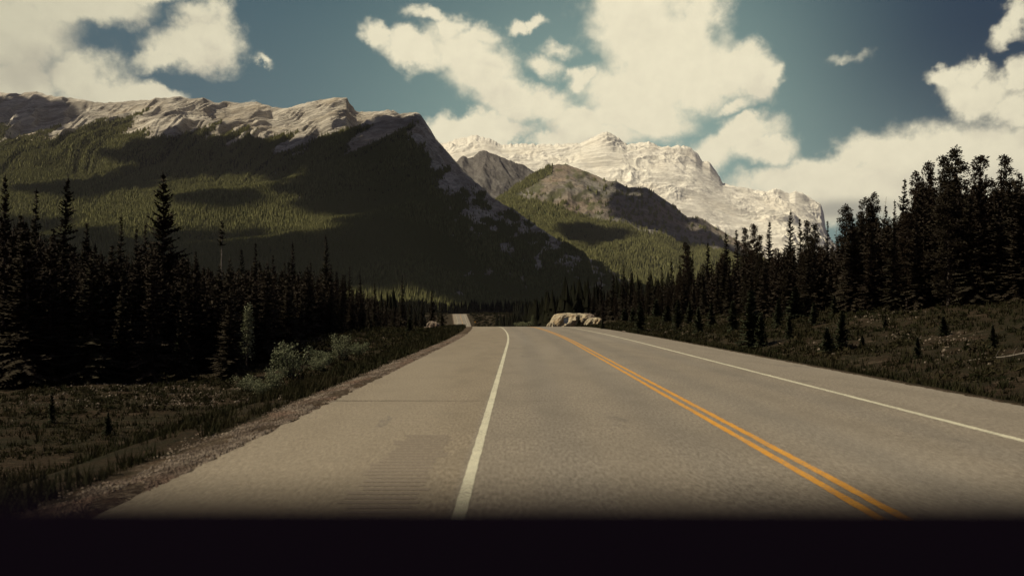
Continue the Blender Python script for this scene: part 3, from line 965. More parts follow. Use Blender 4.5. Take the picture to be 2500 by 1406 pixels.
register('tufted', 'tufted_spruce', 14.0, spruce(14.0, 1.3, 401, M_spruce, sparse=0, base=.2, tuft_only=.80, power=.55, droop=.35), (M_palebark, M_spruce))
register('snag', 'dead_tree', 11.0, (snag(11.0, 77), None), (M_palebark, None))
BUILT = {}
def plant(kind, idx, x, y, height, label, cat, group, rz=None, wid=1.0, lean=0.0):
    name, H, geo, mats = PROTO[kind][idx % len(PROTO[kind])]
    key = (kind, idx % len(PROTO[kind]))
    if key not in BUILT:
        root = empty(name)
        geo[0].build('trunk', mats[0], root, smooth=True)
        if geo[1] is not None:
            geo[1].build('crown', mats[1], root)
        BUILT[key] = root
    else:
        root = copy_tree(BUILT[key])
    s = height / H
    root.location = (x, y, float(ground_h(x, y)) - 0.05)
    root.scale = (s * wid, s * wid, s)
    root.rotation_euler = (random.uniform(-.02, .02), lean, random.uniform(0, 6.28) if rz is None else rz)
    tag(root, label, cat, group)
    for k in ('kind',):
        if k in root: del root[k]
    return root

PLACED = []
def at_top(kind, idx, px, pytop, d, label, cat='conifer', group=None, **kw):
    p = ray_pt(px, pytop, d)
    h = p[2] - float(ground_h(p[0], p[1]))
    PLACED.append((p[0], p[1]))
    return plant(kind, idx, p[0], p[1], max(h, 1.0), label, cat, group, **kw)

GL = 'dark spruces of the left roadside forest'
GR = 'dark conifers of the right roadside forest'
# left side: trees whose tops stand out
left_tops = [
    ('spruce', 2, 14, 424, 66, 'tall narrow spruce at the very left edge of the picture', .8),
    ('spruce', 1, 76, 458, 70, 'pointed spruce second from the left edge, lower than both neighbours', .9),
    ('spruce', 0, 156, 424, 72, 'tall broad spruce third from the left edge', .85),
    ('spruce', 4, 216, 542, 68, 'thin short-topped spruce right of the three leftmost tall ones', 1.0),
    ('spruce', 1, 286, 524, 74, 'pointed spruce standing alone left of the tallest left spruce', .9),
    ('spruce', 4, 323, 556, 78, 'very thin spruce tip between the lone pointed one and the tallest', .8),
    ('spruce', 4, 348, 546, 76, 'slim spruce tip touching the left side of the tallest spruce', .8),
    ('hero', 0, 396, 415, 68, 'tallest and broadest spruce of the left forest with layered boughs', .95),
    ('tufted', 0, 541, 534, 84, 'bare pale trunk with one tuft of green at its top', 1.0),
    ('spruce', 4, 478, 612, 88, 'narrow spruce top between the tallest spruce and the tufted bare trunk', 1.0),
    ('spruce', 2, 592, 606, 95, 'narrow spruce just right of the tufted bare trunk', 1.0),
    ('spruce', 1, 622, 592, 97, 'spruce second to the right of the tufted bare trunk', 1.0),
    ('spruce', 4, 665, 622, 100, 'low spruce midway between the tufted trunk and the dense-topped spruce', 1.0),
    ('spruce', 2, 712, 590, 102, 'narrow spruce a little left of the dense-topped spruce', .9),
    ('spruce', 0, 796, 570, 105, 'dense round-topped spruce standing above the middle of the left forest', .75),
    ('spruce', 4, 760, 640, 108, 'small spruce top against the left side of the dense-topped spruce', 1.0),
    ('spruce', 1, 850, 650, 118, 'spruce first to the right of the dense-topped spruce', 1.0),
    ('spruce', 2, 880, 668, 125, 'spruce second to the right of the dense-topped spruce', 1.0),
    ('spruce', 4, 915, 690, 130, 'slim spruce above the left end of the sunlit strip of forest', 1.0),
    ('spruce', 1, 981, 670, 128, 'pointed spruce standing dark against the sunlit strip of forest', .95),
    ('spruce', 4, 1000, 735, 126, 'small spruce right below the one against the sunlit strip', 1.1),
    ('spruce', 0, 1054, 706, 132, 'last full spruce of the left forest before the distant road', .95),
    ('spruce', 2, 1030, 728, 138, 'spruce just left of the last one before the distant road', 1.1),
    ('spruce', 1, 1078, 742, 150, 'low spruce closest to the left edge of the distant road', 1.2),
]
for (k, i, px, py, d, lab, w) in left_tops:
    at_top(k, i, px, py, d, lab, 'spruce' if k != 'tufted' else 'tree', GL, wid=w)

right_tops = [
    ('pine', 0, 2342, 360, 66, 'highest pine of the right forest with a rounded crown', 1.0),
    ('pine', 3, 2302, 385, 67, 'slim pine touching the left side of the highest right pine', 1.0),
    ('pine', 1, 2268, 398, 70, 'thin see-through pine second to the left of the highest one', .9),
    ('pine', 1, 2400, 383, 65, 'ragged pine immediately right of the highest one', 1.2),
    ('pine', 3, 2452, 382, 62, 'open-topped pine near the right edge of the picture', 1.1),
    ('spruce', 2, 2487, 424, 60, 'dark pointed spruce at the right edge of the picture', 1.0),
    ('pine', 2, 2236, 422, 72, 'pine at the top of the steep left shoulder of the high right trees', .9),
    ('spruce', 4, 2212, 436, 74, 'first high spruce on the left shoulder of the high right trees', 1.1),
    ('spruce', 1, 2183, 488, 76, 'spruce just left of the high right trees', .9),
    ('snag', 0, 2158, 480, 80, 'bare dead tree between the clumpy pines and the high right trees', 1.0),
    ('spruce', 4, 2162, 502, 77, 'short spruce below the bare dead tree', .9),
    ('pine', 2, 2136, 473, 78, 'tilted clumpy pine, rightmost of the low trio', .9),
    ('pine', 4, 2104, 484, 78, 'round clumpy pine, middle of the low trio', 1.1),
    ('pine', 0, 2074, 500, 80, 'round clumpy pine, leftmost of the low trio', 1.1),
    ('snag', 0, 2043, 520, 86, 'thin dead spike left of the clumpy pine trio', .8),
    ('spruce', 1, 2017, 538, 90, 'spruce at the right end of the pale massif', 1.0),
    ('pine', 3, 1990, 548, 92, 'low pine in the row before the pale massif', 1.1),
    ('spruce', 0, 1931, 510, 98, 'broad pointed spruce rising before the pale massif', .85),
    ('spruce', 4, 1948, 533, 99, 'slim spruce on the right shoulder of the broad pointed one', 1.0),
    ('pine', 3, 1970, 540, 96, 'small pine second to the right of the broad pointed spruce', 1.0),
    ('spruce', 2, 1877, 538, 104, 'pointed spruce left of the broad pointed one', 1.1),
    ('pine', 3, 1857, 575, 106, 'little round pine in a gap before the pale massif', 1.0),
    ('pine', 1, 1835, 550, 110, 'bushy leaning pine before the foot of the pale massif', 1.0),
    ('pine', 3, 1819, 558, 112, 'thin pine left of the bushy leaning one', 1.0),
    ('spruce', 4, 1796, 560, 116, 'spruce where the green hill meets the pale massif', 1.2),
    ('spruce', 2, 1774, 565, 118, 'spruce before the lower right end of the green hill', 1.2),
    ('spruce', 0, 1729, 588, 122, 'broad spruce before the green hill with a rounded head', .9),
    ('spruce', 4, 1691, 612, 130, 'very slender dark spruce spire before the green hill', .75),
    ('pine', 1, 1671, 594, 128, 'tall bare-stemmed pine beside the slender spire', .8),
    ('pine', 3, 1680, 600, 129, 'second bare-stemmed pine, close to the slender spire', .7),
    ('spruce', 1, 1660, 622, 134, 'full spruce left of the bare-stemmed pines', 1.0),
    ('spruce', 4, 1637, 632, 138, 'slim spruce second left of the bare-stemmed pines', 1.1),
    ('spruce', 2, 1615, 650, 142, 'spruce third left of the bare-stemmed pines', 1.1),
    ('spruce', 4, 1586, 664, 150, 'low spruce right of the pointed one above the rock outcrop', 1.2),
    ('spruce', 1, 1523, 648, 165, 'pointed dark spruce above the right end of the rock outcrop', 1.15),
    ('spruce', 2, 1541, 664, 163, 'spruce on the right shoulder of the pointed one above the outcrop', 1.2),
    ('spruce', 0, 1497, 668, 175, 'spruce on the left shoulder of the pointed one above the outcrop', 1.2),
    ('spruce', 4, 1470, 682, 190, 'spruce left above the rock outcrop, second from the forest end', 1.3),
    ('spruce', 1, 1450, 700, 205, 'last tall spruce at the left end of the right forest', 1.3),
]
for (k, i, px, py, d, lab, w) in right_tops:
    at_top(k, i, px, py, d, lab, {'pine': 'pine', 'spruce': 'spruce', 'snag': 'dead tree'}[k], GR, wid=w)

# fill of the two forests: everyone an individual, up to the tops seen above them
def skyline(tab, px): return float(ip(px, tab))
skyL = [(-200, 520), (0, 520), (60, 530), (120, 560), (200, 590), (300, 600), (420, 600), (480, 640), (600, 640), (700, 640), (800, 650), (850, 680), (920, 712), (1000, 755), (1080, 768)]
skyR = [(1430, 728), (1480, 705), (1560, 690), (1640, 670), (1700, 650), (1760, 615), (1850, 612), (1950, 585), (2020, 575), (2080, 530), (2150, 515), (2200, 500), (2230, 462), (2300, 428), (2420, 418), (2500, 428), (2700, 410)]
edgeL = [(0, 52), (560, 54), (640, 62), (760, 84), (850, 105), (960, 125), (1080, 140)]
edgeR = [(1430, 190), (1500, 158), (1600, 118), (1750, 88), (1950, 68), (2200, 56), (2500, 50), (2700, 44)]
def fill(n, pxr, sky, edge, depth, labels, group, kinds, seed):
    rnd = random.Random(seed); k = 0; tries = 0
    while k < n and tries < 20000:
        tries += 1
        px = rnd.uniform(*pxr)
        e = float(ip(px, edge)); d = e + rnd.random() ** 1.5 * depth * e / 60
        top = skyline(sky, px) + rnd.uniform(-14, 75) * (60 / d) ** .5
        x, y = (px - VX) / FPX * d, d
        if any((x - a) ** 2 + (y - b) ** 2 < 1.5 for a, b in PLACED): continue
        h = EYE + (VY - top) / FPX * d - float(ground_h(x, y))
        if h < 3: continue
        PLACED.append((x, y))
        kind = rnd.choice(kinds)
        lab = labels(px, d - e, kind)
        plant(kind, rnd.randrange(5), x, y, h, lab, kind, group, wid=rnd.uniform(1.0, 1.45))
        k += 1
def labL(px, dd, kind):
    part = 'left of the tallest spruce' if px < 380 else ('between the tallest and the dense-topped spruce' if px < 780 else 'right of the dense-topped spruce')
    return ('front-row' if dd < 9 else 'inner') + ' dark spruce of the left forest, ' + part
def labR(px, dd, kind):
    part = 'under the high pines' if px > 2190 else ('below the clumpy trio and the pale massif' if px > 1780 else 'from the rock outcrop to the slender spire')
    return ('front-row' if dd < 9 else 'inner') + f' dark {kind} of the right forest, ' + part
fill(112, (-60, 1085), skyL, edgeL, 26, labL, GL, ['spruce'], 5)
fill(125, (1440, 2560), skyR, edgeR, 26, labR, GR, ['spruce', 'spruce', 'pine'], 6)

def spray_trees(name, X, Y, Z, H, W, mat, label, k):
    n = len(X)
    q = rng.random((n, k)) ** 1.15 * .97 + .03
    a = rng.uniform(0, 6.28, (n, k)); lob = .75 + .35 * np.sin(q * 22 + X[:, None])
    rad = W[:, None] * (1 - q) ** .85 * rng.uniform(.15, .8, (n, k)) * lob
    L = W[:, None] * (1 - q) ** .8 * rng.uniform(.35, .6, (n, k)) + .12
    w = L * rng.uniform(.28, .5, (n, k))
    cx = X[:, None] + np.cos(a) * rad; cy = Y[:, None] + np.sin(a) * rad; cz = Z[:, None] + q * H[:, None]
    tilt = rng.uniform(-.6, .1, (n, k))
    P0 = np.stack([cx - np.sin(a) * w, cy + np.cos(a) * w, cz - rng.uniform(0, .3, (n, k))], -1)
    P1 = np.stack([cx + np.sin(a) * w, cy - np.cos(a) * w, cz - rng.uniform(0, .3, (n, k))], -1)
    P2 = np.stack([cx + np.cos(a) * L, cy + np.sin(a) * L, cz + tilt * L], -1)
    V = np.stack([P0, P1, P2], 2).reshape(-1, 3)
    # a thin stem up the middle
    sv = []
    for j in range(3):
        b = j * 2.094
        sv.append(np.stack([X + np.cos(b) * .012 * H, Y + np.sin(b) * .012 * H, Z], 1))
    sv.append(np.stack([X, Y, Z + H], 1))
    SV = np.stack(sv, 1).reshape(-1, 3)
    i = len(V) + np.arange(n)[:, None] * 4
    SF = np.concatenate([np.stack([i[:, 0], i[:, 0] + 1, i[:, 0] + 3], 1), np.stack([i[:, 0] + 1, i[:, 0] + 2, i[:, 0] + 3], 1), np.stack([i[:, 0] + 2, i[:, 0], i[:, 0] + 3], 1)])
    F = np.concatenate([np.arange(len(V)).reshape(-1, 3), SF])
    tn = np.concatenate([np.repeat(np.clip(rng.normal(.4, .25, n * k), 0, 1), 3), np.full(len(SV), .3)])
    tag(mesh_np(name, np.concatenate([V, SV]), F, 3, mat, attrs={'tint': tn}), label, 'forest', kind='stuff')

# the woods behind, past counting
def back_wood():
    n = 9500; P = rng.uniform(-1200, 3500, n); u = rng.random(n)
    P = P[(P < 1075) | (P > 1450)]; u = u[:len(P)]
    lft = P < 1200
    e = np.where(lft, ip(P, edgeL), ip(P, edgeR))
    d = e * 1.1 + u ** 1.5 * 200
    X = (P - VX) / FPX * d
    top = np.where(lft, ip(P, skyL), ip(P, skyR)) + rng.uniform(5, 80, len(P))
    Z = ground_h(X, d)
    H = EYE + (VY - top) / FPX * d - Z
    H = np.minimum(H, 17.0)
    s = X - xc(d)
    ok = (H > 3) & ((s < -16) | (s > 20))
    X, d, Z, H = X[ok], d[ok], Z[ok], H[ok]
    spray_trees('deep_forest', X, d, Z - .2, H, np.minimum(H * .19, 2.3), M_spruce, 'dark forest depths behind the roadside trees', 170)
back_wood()

# young trees on the bank, right of the road
young = [(1562, 737, 812, 'young spruce on the bank, first large one right of the rock outcrop'), (1603, 731, 778, 'young spruce set back on the bank, second right of the outcrop'),
         (1654, 730, 804, 'bushy young spruce on the bank below the slender spire'), (1705, 750, 815, 'young spruce near the road just left of the big dark pair'),
         (1762, 692, 752, 'tall young spruce set back on the bank behind the roadside ones'), (1832, 708, 850, 'largest young spruce close to the right road edge'),
         (1856, 764, 848, 'shorter young spruce touching the largest one at the road edge'), (1524, 754, 781, 'tiny spruce on the bank near the rock outcrop'),
         (1413, 768, 800, 'small dark spruce standing in front of the pale rock outcrop'), (1471, 776, 804, 'low round spruce at the right foot of the rock outcrop'),
         (1940, 700, 778, 'young spruce at the forest edge above the largest young spruce'), (2035, 720, 772, 'young spruce at the forest edge under the clumpy trio'),
         (2052, 758, 854, 'slim young spruce on the middle of the right bank'), (2018, 798, 862, 'low spruce left of the slim one on the right bank'),
         (2159, 768, 806, 'stumpy spruce alone among the stones of the right bank'), (2236, 820, 875, 'small spruce low on the right bank near the road verge'),
         (2102, 816, 846, 'seedling spruce on the bank between the slim and the low verge one'), (1682, 735, 790, 'thin young spruce on the bank right of the bushy one'),
         (1900, 730, 800, 'thin young spruce behind and right of the largest one'), (1628, 745, 790, 'young spruce between the two set-back ones near the outcrop'),
         (1735, 740, 800, 'young spruce just right of the thin one on the bank'), (1788, 735, 812, 'young spruce left of the largest one at the road edge'),
         (1545, 752, 790, 'small spruce just left of the first large young one'), (1985, 735, 795, 'young spruce on the bank above the low left one'),
         (1925, 770, 826, 'low spruce on the bank right of the big roadside pair'), (2300, 770, 820, 'small dark spruce on the stony slope at the far right'),
         (2420, 790, 850, 'dim young spruce above the fallen branch')]
for i, (px, y0, y1, lab) in enumerate(young):
    x, d = ray_ground(px, y1)
    if d > 150: d = 122; x = (px - VX) / FPX * d
    if px == 1413: d = 128; x = (px - VX) / FPX * d
    zt = EYE + (VY - y0) / FPX * d
    plant('young', i, x, d, max(zt - float(ground_h(x, d)), .5), lab, 'spruce', 'young spruces on the right bank', wid=1.3 if i % 3 else 1.1)
for px, y0, y1, lab in [(265, 1005, 1062, 'small dark seedling spruce in the grass low on the left verge'), (128, 955, 1035, 'dim young spruce in the grass near the left picture edge'),
                        (978, 752, 800, 'little spruce by the rocks left of the road crest'), (1000, 770, 812, 'dark low spruce touching the left boulders'),
                        (745, 735, 800, 'young spruce at the edge of the left clearing'), (440, 790, 925, 'slim pale young spruce at the front of the left forest'),
                        (30, 760, 925, 'young spruce at the front of the forest by the left picture edge')]:
    x, d = ray_ground(px, y1)
    plant('young', int(px), x, d, max(EYE + (VY - y0) / FPX * d - float(ground_h(x, d)), .5), lab, 'spruce', 'young spruces on the left verge', wid=.9)

# the wooded bank at left and right is now dressed with leafy shrubs
def shrub_geo(H, W, seed, n, column=False):
    rnd = random.Random(seed); st = Geo(); V = []; F = []; A = []
    ns = 3 if column else 9
    stems = []
    for k in range(ns):
        az = rnd.uniform(0, 6.28); r = (W * .12 if column else W * .45) * rnd.random() ** .5
        h = H * (rnd.uniform(.9, 1.0) if k == 0 else rnd.uniform(.5, .95))
        p0 = np.array([rnd.uniform(-.05, .05), rnd.uniform(-.05, .05), -.1]); p2 = np.array([math.cos(az) * r, math.sin(az) * r, h])
        p1 = (p0 + p2) / 2 + np.array([math.cos(az) * r * .2, math.sin(az) * r * .2, 0])
        st.tube([p0, p1, p2], [.022, .015, .005], 4, cap=False)
        stems.append((p0, p1, p2))
    for _ in range(n):
        p0, p1, p2 = rnd.choice(stems); f = rnd.uniform(.18, 1) ** .8
        c = p0 * (1 - f) ** 2 + 2 * p1 * f * (1 - f) + p2 * f * f
        spread = W * (.30 if not column else .40) * (1.15 - f * .75)
        o = unit(np.array([rnd.gauss(0, 1), rnd.gauss(0, 1), rnd.gauss(0, .6)])) * spread * rnd.random() ** .6
        c = c + o
        if c[2] < .05: c[2] = .05 + rnd.random() * .2
        a = unit(np.array([rnd.gauss(0, 1), rnd.gauss(0, 1), rnd.gauss(.2, 1)])); b = unit(np.cross(a, [rnd.gauss(0, 1), rnd.gauss(0, 1), rnd.gauss(0, 1)]))
        L = rnd.uniform(.05, .10); w = L * .42; k = len(V)
        V.extend((c, c + a * L * .5 + b * w, c + a * L, c + a * L * .5 - b * w)); F.append((k, k + 1, k + 2, k + 3)); A.extend((rnd.random(),) * 4)
    cr = Geo(); cr.v = [np.array(V)]; cr.f = F; cr.at = [np.array(A)]; cr.n = len(V)
    return st, cr
SH = [shrub_geo(1.6, 1.6, 1, 1500), shrub_geo(1.2, 1.8, 2, 1300), shrub_geo(3.2, 1.1, 3, 1300, True)]
SHB = {}
def shrub(i, px, pyb, pyt, lab, wid=1.0, name='willow_shrub', d=None):
    if d is None: x, d = ray_ground(px, pyb)
    else: x = (px - VX) / FPX * d
    h = EYE + (VY - pyt) / FPX * d - float(ground_h(x, d))
    if i not in SHB:
        root = empty(name); SH[i][0].build('stems', M_bark, root); SH[i][1].build('leaves', M_leaf, root); SHB[i] = root
    else: root = copy_tree(SHB[i])
    s = h / (1.6, 1.2, 3.2)[i]
    root.location = (x, d, float(ground_h(x, d))); root.scale = (s * wid, s * wid, s); root.rotation_euler = (0, 0, random.uniform(0, 6.28))
    tag(root, lab, 'shrub' if i < 2 else 'sapling', 'leafy shrubs beside the left forest')
shrub(2, 602, 905, 735, 'upright leafy aspen sapling before the left forest', 1.0, 'aspen_sapling')
shrub(0, 715, 925, 832, 'largest leafy willow bush on the left verge', 1.15)
shrub(1, 770, 905, 868, 'low willow bush right of the largest one', 1.2)
shrub(0, 832, 880, 815, 'willow bush with a thin top, furthest up the left verge', 1.1)
shrub(1, 870, 868, 832, 'small willow bush at the right end of the row', 1.2)
shrub(0, 668, 950, 895, 'willow bush at the lower left foot of the largest one', 1.2)
shrub(1, 605, 955, 912, 'willow bush at the left end of the row, nearest the sapling', 1.2)
shrub(1, 640, 965, 925, 'lowest willow bush nearest the gravel', 1.1)
shrub(1, 795, 890, 850, 'willow bush between the low one and the thin-topped one', 1.2)
shrub(0, 572, 925, 893, 'tiny leafy sprig beside the pale stone', .6)
shrub(2, 1300, 800, 768, 'leafy shrub on the crest left of the pale rock outcrop', 1.5, d=118)
shrub(1, 1275, 800, 783, 'low reddish shrub at the road crest, left of the taller one', 2.0, d=116)


# ------------------------------------------------------------------ rocks
def rock_mat(name, c1, c2, c3):
    m, t, b = new_mat(name)
    p = t.n('ShaderNodeTexCoord').outputs['Object']
    st = t.mapping(t.mapping(p, rot=(0.1, R(58), 0)), scale=(.25, .7, 2.6))
    n = t.noise(st, 1.3, 8, .65, .5)
    c = t.mix(t.ramp(n, .38, .62), c1, c2)
    c = t.mix(t.ramp(t.noise(p, .45, 4), .48, .62, 0, .8), c, c3)
    c = t.mix(t.ramp(t.noise(st, 4.5, 5, .7), .54, .62, 0, .6), c, (.07, .055, .04))
    t.put(b.inputs['Base Color'], c); bump(t, b, n, .35, 1.0)
    return m
M_rock = rock_mat('pale_rock', (.24, .20, .135), (.52, .455, .33), (.36, .27, .165))
M_rock2 = rock_mat('lichen_rock', (.15, .115, .09), (.30, .25, .20), (.20, .13, .095))
def rock_geo(name, W, D, H, seed, mat, loc, label, group=None, lean=0.5, res=64, rz=0.0, cat='rock', parent=None):
    u = np.linspace(0, 2 * np.pi, res, endpoint=False); v = np.linspace(-0.25, np.pi / 2, res // 2)
    U, Vv = np.meshgrid(u, v)
    def sp(a, e): return np.sign(a) * np.abs(a) ** e
    x = sp(np.cos(U), .6) * sp(np.cos(Vv), .55); y = sp(np.sin(U), .6) * sp(np.cos(Vv), .55); z = sp(np.sin(Vv), .75)
    q = 1 + .22 * fbm(U * 0 + x * 1.6 + seed, y * 1.6 + z * 1.3, 5, .55)
    # blocky joints
    st = np.round((x * 1.1 - z * .62 + y * .3) * 3.2 + fbm(x * 2 + seed, z * 2, 2) * .5) / 3.2
    q = q + .09 * np.sin(st * 9 + seed) + .03 * np.sign(perlin(x * 2.2 + seed, z * 1.6 + y))
    X = x * q * W / 2 + z * lean * H * .3; Y = y * q * D / 2; Z = z * H * (1 + .12 * fbm(x * 2.2 + seed * 3, y * 2, 4))
    V = np.stack([X, Y, Z], -1).reshape(-1, 3)
    nr, nc = X.shape
    i = np.arange(nr - 1)[:, None] * nc; j = np.arange(nc)[None, :]
    F = np.stack([i + j, i + (j + 1) % nc, i + nc + (j + 1) % nc, i + nc + j], -1).reshape(-1, 4)
    o = mesh_np(name, V, F, 4, mat, smooth=False, parent=parent)
    o.location = loc; o.rotation_euler = (0, 0, rz)
    if parent is None: tag(o, label, cat, group)
    return o
def rock_at(pxc, pyt, wpx, d, depth, seed, mat, label, name='boulder', **kw):
    x = (pxc - VX) / FPX * d; W = wpx / FPX * d
    g = float(ground_h(x, d)); H = EYE + (VY - pyt) / FPX * d - g
    rock_geo(name, W, depth, max(H, .1) / 1.0, seed, mat, (x, d, g - .05), label, **kw)
rock_at(1388, 764, 98, 172, 8, 1.3, M_rock, 'large pale blocky rock outcrop right of the road crest', 'rock_outcrop', lean=.55, res=96, cat='rock outcrop')
rock_at(1344, 786, 22, 168, 2.5, 4.1, M_rock, 'rounded pale rock at the left foot of the large outcrop', 'rock_outcrop', lean=.2)
rock_at(1446, 775, 40, 158, 4, 7.7, M_rock, 'slanting pale slab right of the small spruce at the outcrop', 'rock_outcrop', lean=.9)
rock_at(1428, 765, 50, 176, 5, 9.2, M_rock2, 'grey broken rock on top of the outcrop, behind the small spruce', 'rock_outcrop', lean=.3)
rock_at(1060, 784, 30, 112, 1.6, 2.2, M_rock2, 'upper slanting boulder left of the road crest', lean=-.8, group='boulders left of the road crest')
rock_at(1047, 796, 24, 110, 1.5, 3.9, M_rock2, 'lower reddish boulder left of the road crest', lean=-.3, group='boulders left of the road crest')
rock_at(1074, 795, 12, 112, .8, 5.5, M_rock2, 'small boulder nearest the road at the left of the crest', lean=-.2, group='boulders left of the road crest')
rock_at(1012, 800, 14, 111, .8, 6.5, M_rock2, 'small flat boulder beside the dark low spruce', lean=0, group='boulders left of the road crest')
for (px, py, w, lab) in [(551, 918, 9, 'pale round stone beside the leafy sprig'), (236, 924, 7, 'pale stone at the foot of the left forest'),
                         (302, 926, 9, 'flat grey stone right of the pale one at the forest foot'), (1581, 792, 8, 'white stone on the bank right of the first young spruce'),
                         (1522, 811, 8, 'white stone at the road edge near the outcrop'), (1625, 813, 9, 'white stone by the road edge below the bushy spruce'),
                         (1865, 824, 9, 'flat pale stone right of the largest young spruce')]:
    x, d = ray_ground(px, py)
    W = w / FPX * d
    rock_geo('stone', W, W * .8, W * .45, px * .37, M_rock2, (x, d, float(ground_h(x, d)) - .02), lab, res=20, cat='stone')

# scattered stones and scree: stuff
def scree():
    g = []; fs = []; base = 0
    P = []; 
    spots = [(2180, 760, 60, 22, 90), (2120, 775, 70, 10, 50), (2310, 830, 70, 18, 60), (2200, 815, 60, 12, 30), (1600, 800, 120, 20, 190), (1700, 800, 60, 24, 60),
             (400, 955, 220, 26, 420), (430, 985, 110, 10, 160), (780, 830, 120, 8, 160), (900, 800, 120, 10, 120), (150, 960, 150, 40, 150), (1480, 800, 30, 8, 60), (2050, 850, 120, 40, 45), (2350, 870, 120, 30, 30)]
    for (cx, cy, sx, sy, n) in spots:
        for _ in range(n):
            px = random.gauss(cx, sx * .6); py = random.gauss(cy, sy * .6)
            if px < -40 or px > 2540: continue
            x, d = ray_ground(px, py)
            s = x - float(xc(d))
            if d > 160 or (EL - .8 < s < ER + .8): continue
            P.append((x, d))
    V = []; F = []; A = []
    for (x, y) in P:
        r = random.uniform(.02, .075) * (1 + y / 90)
        z = float(ground_h(x, y)); n = len(V); a0 = random.uniform(0, 6.28)
        for k in range(5):
            a = a0 + k * 1.2566 ; q = r * random.uniform(.7, 1.2); V.append((x + math.cos(a) * q, y + math.sin(a) * q, z - .02)); A.append(.5)
        for k in range(3):
            a = a0 + k * 2.09; q = r * random.uniform(.3, .6); V.append((x + math.cos(a) * q, y + math.sin(a) * q, z + r * random.uniform(.35, .7))); A.append(.5)
        F += [(n, n + 1, n + 5), (n + 1, n + 2, n + 6, n + 5), (n + 2, n + 3, n + 6), (n + 3, n + 4, n + 7, n + 6), (n + 4, n, n + 5, n + 7), (n + 5, n + 6, n + 7)]
    flat = [i for f in F for i in f]
    o = mesh_np('scattered_stones', np.array(V), flat, [len(f) for f in F], simple('weathered_stones', (.07, .055, .042), (.19, .155, .12), 4))
    tag(o, 'small pale stones scattered over the verges and bank', 'stones', kind='stuff')
scree()

def gravel():
    n = 26000
    Y = 5 + 60 * rng.random(n) ** 1.7
    dl = np.abs(rng.normal(0.42, .36, n))
    X = xc(Y) + EL - dl + .1
    ok = (fbm(X / .8, Y / 1.6, 3) > -.15)
    X, Y = X[ok], Y[ok]; n = len(X); Z = ground_h(X, Y)
    r = rng.uniform(.008, .030, n)
    a = rng.uniform(0, 6.28, n)
    V = []
    for k in range(4):
        q = r * rng.uniform(.7, 1.2, n); V.append(np.stack([X + np.cos(a + k * 1.57) * q, Y + np.sin(a + k * 1.57) * q, Z - .004], 1))
    V.append(np.stack([X, Y, Z + r * rng.uniform(.5, 1, n)], 1))
    V = np.stack(V, 1).reshape(-1, 3)
    i = np.arange(n)[:, None] * 5
    F = np.stack([np.stack([i[:, 0] + k, i[:, 0] + (k + 1) % 4, i[:, 0] + 4], 1) for k in range(4)], 1).reshape(-1, 3)
    tag(mesh_np('roadside_gravel', V, F, 3, M_rock2), 'loose gravel along the left edge of the pavement', 'gravel', kind='stuff')
gravel()

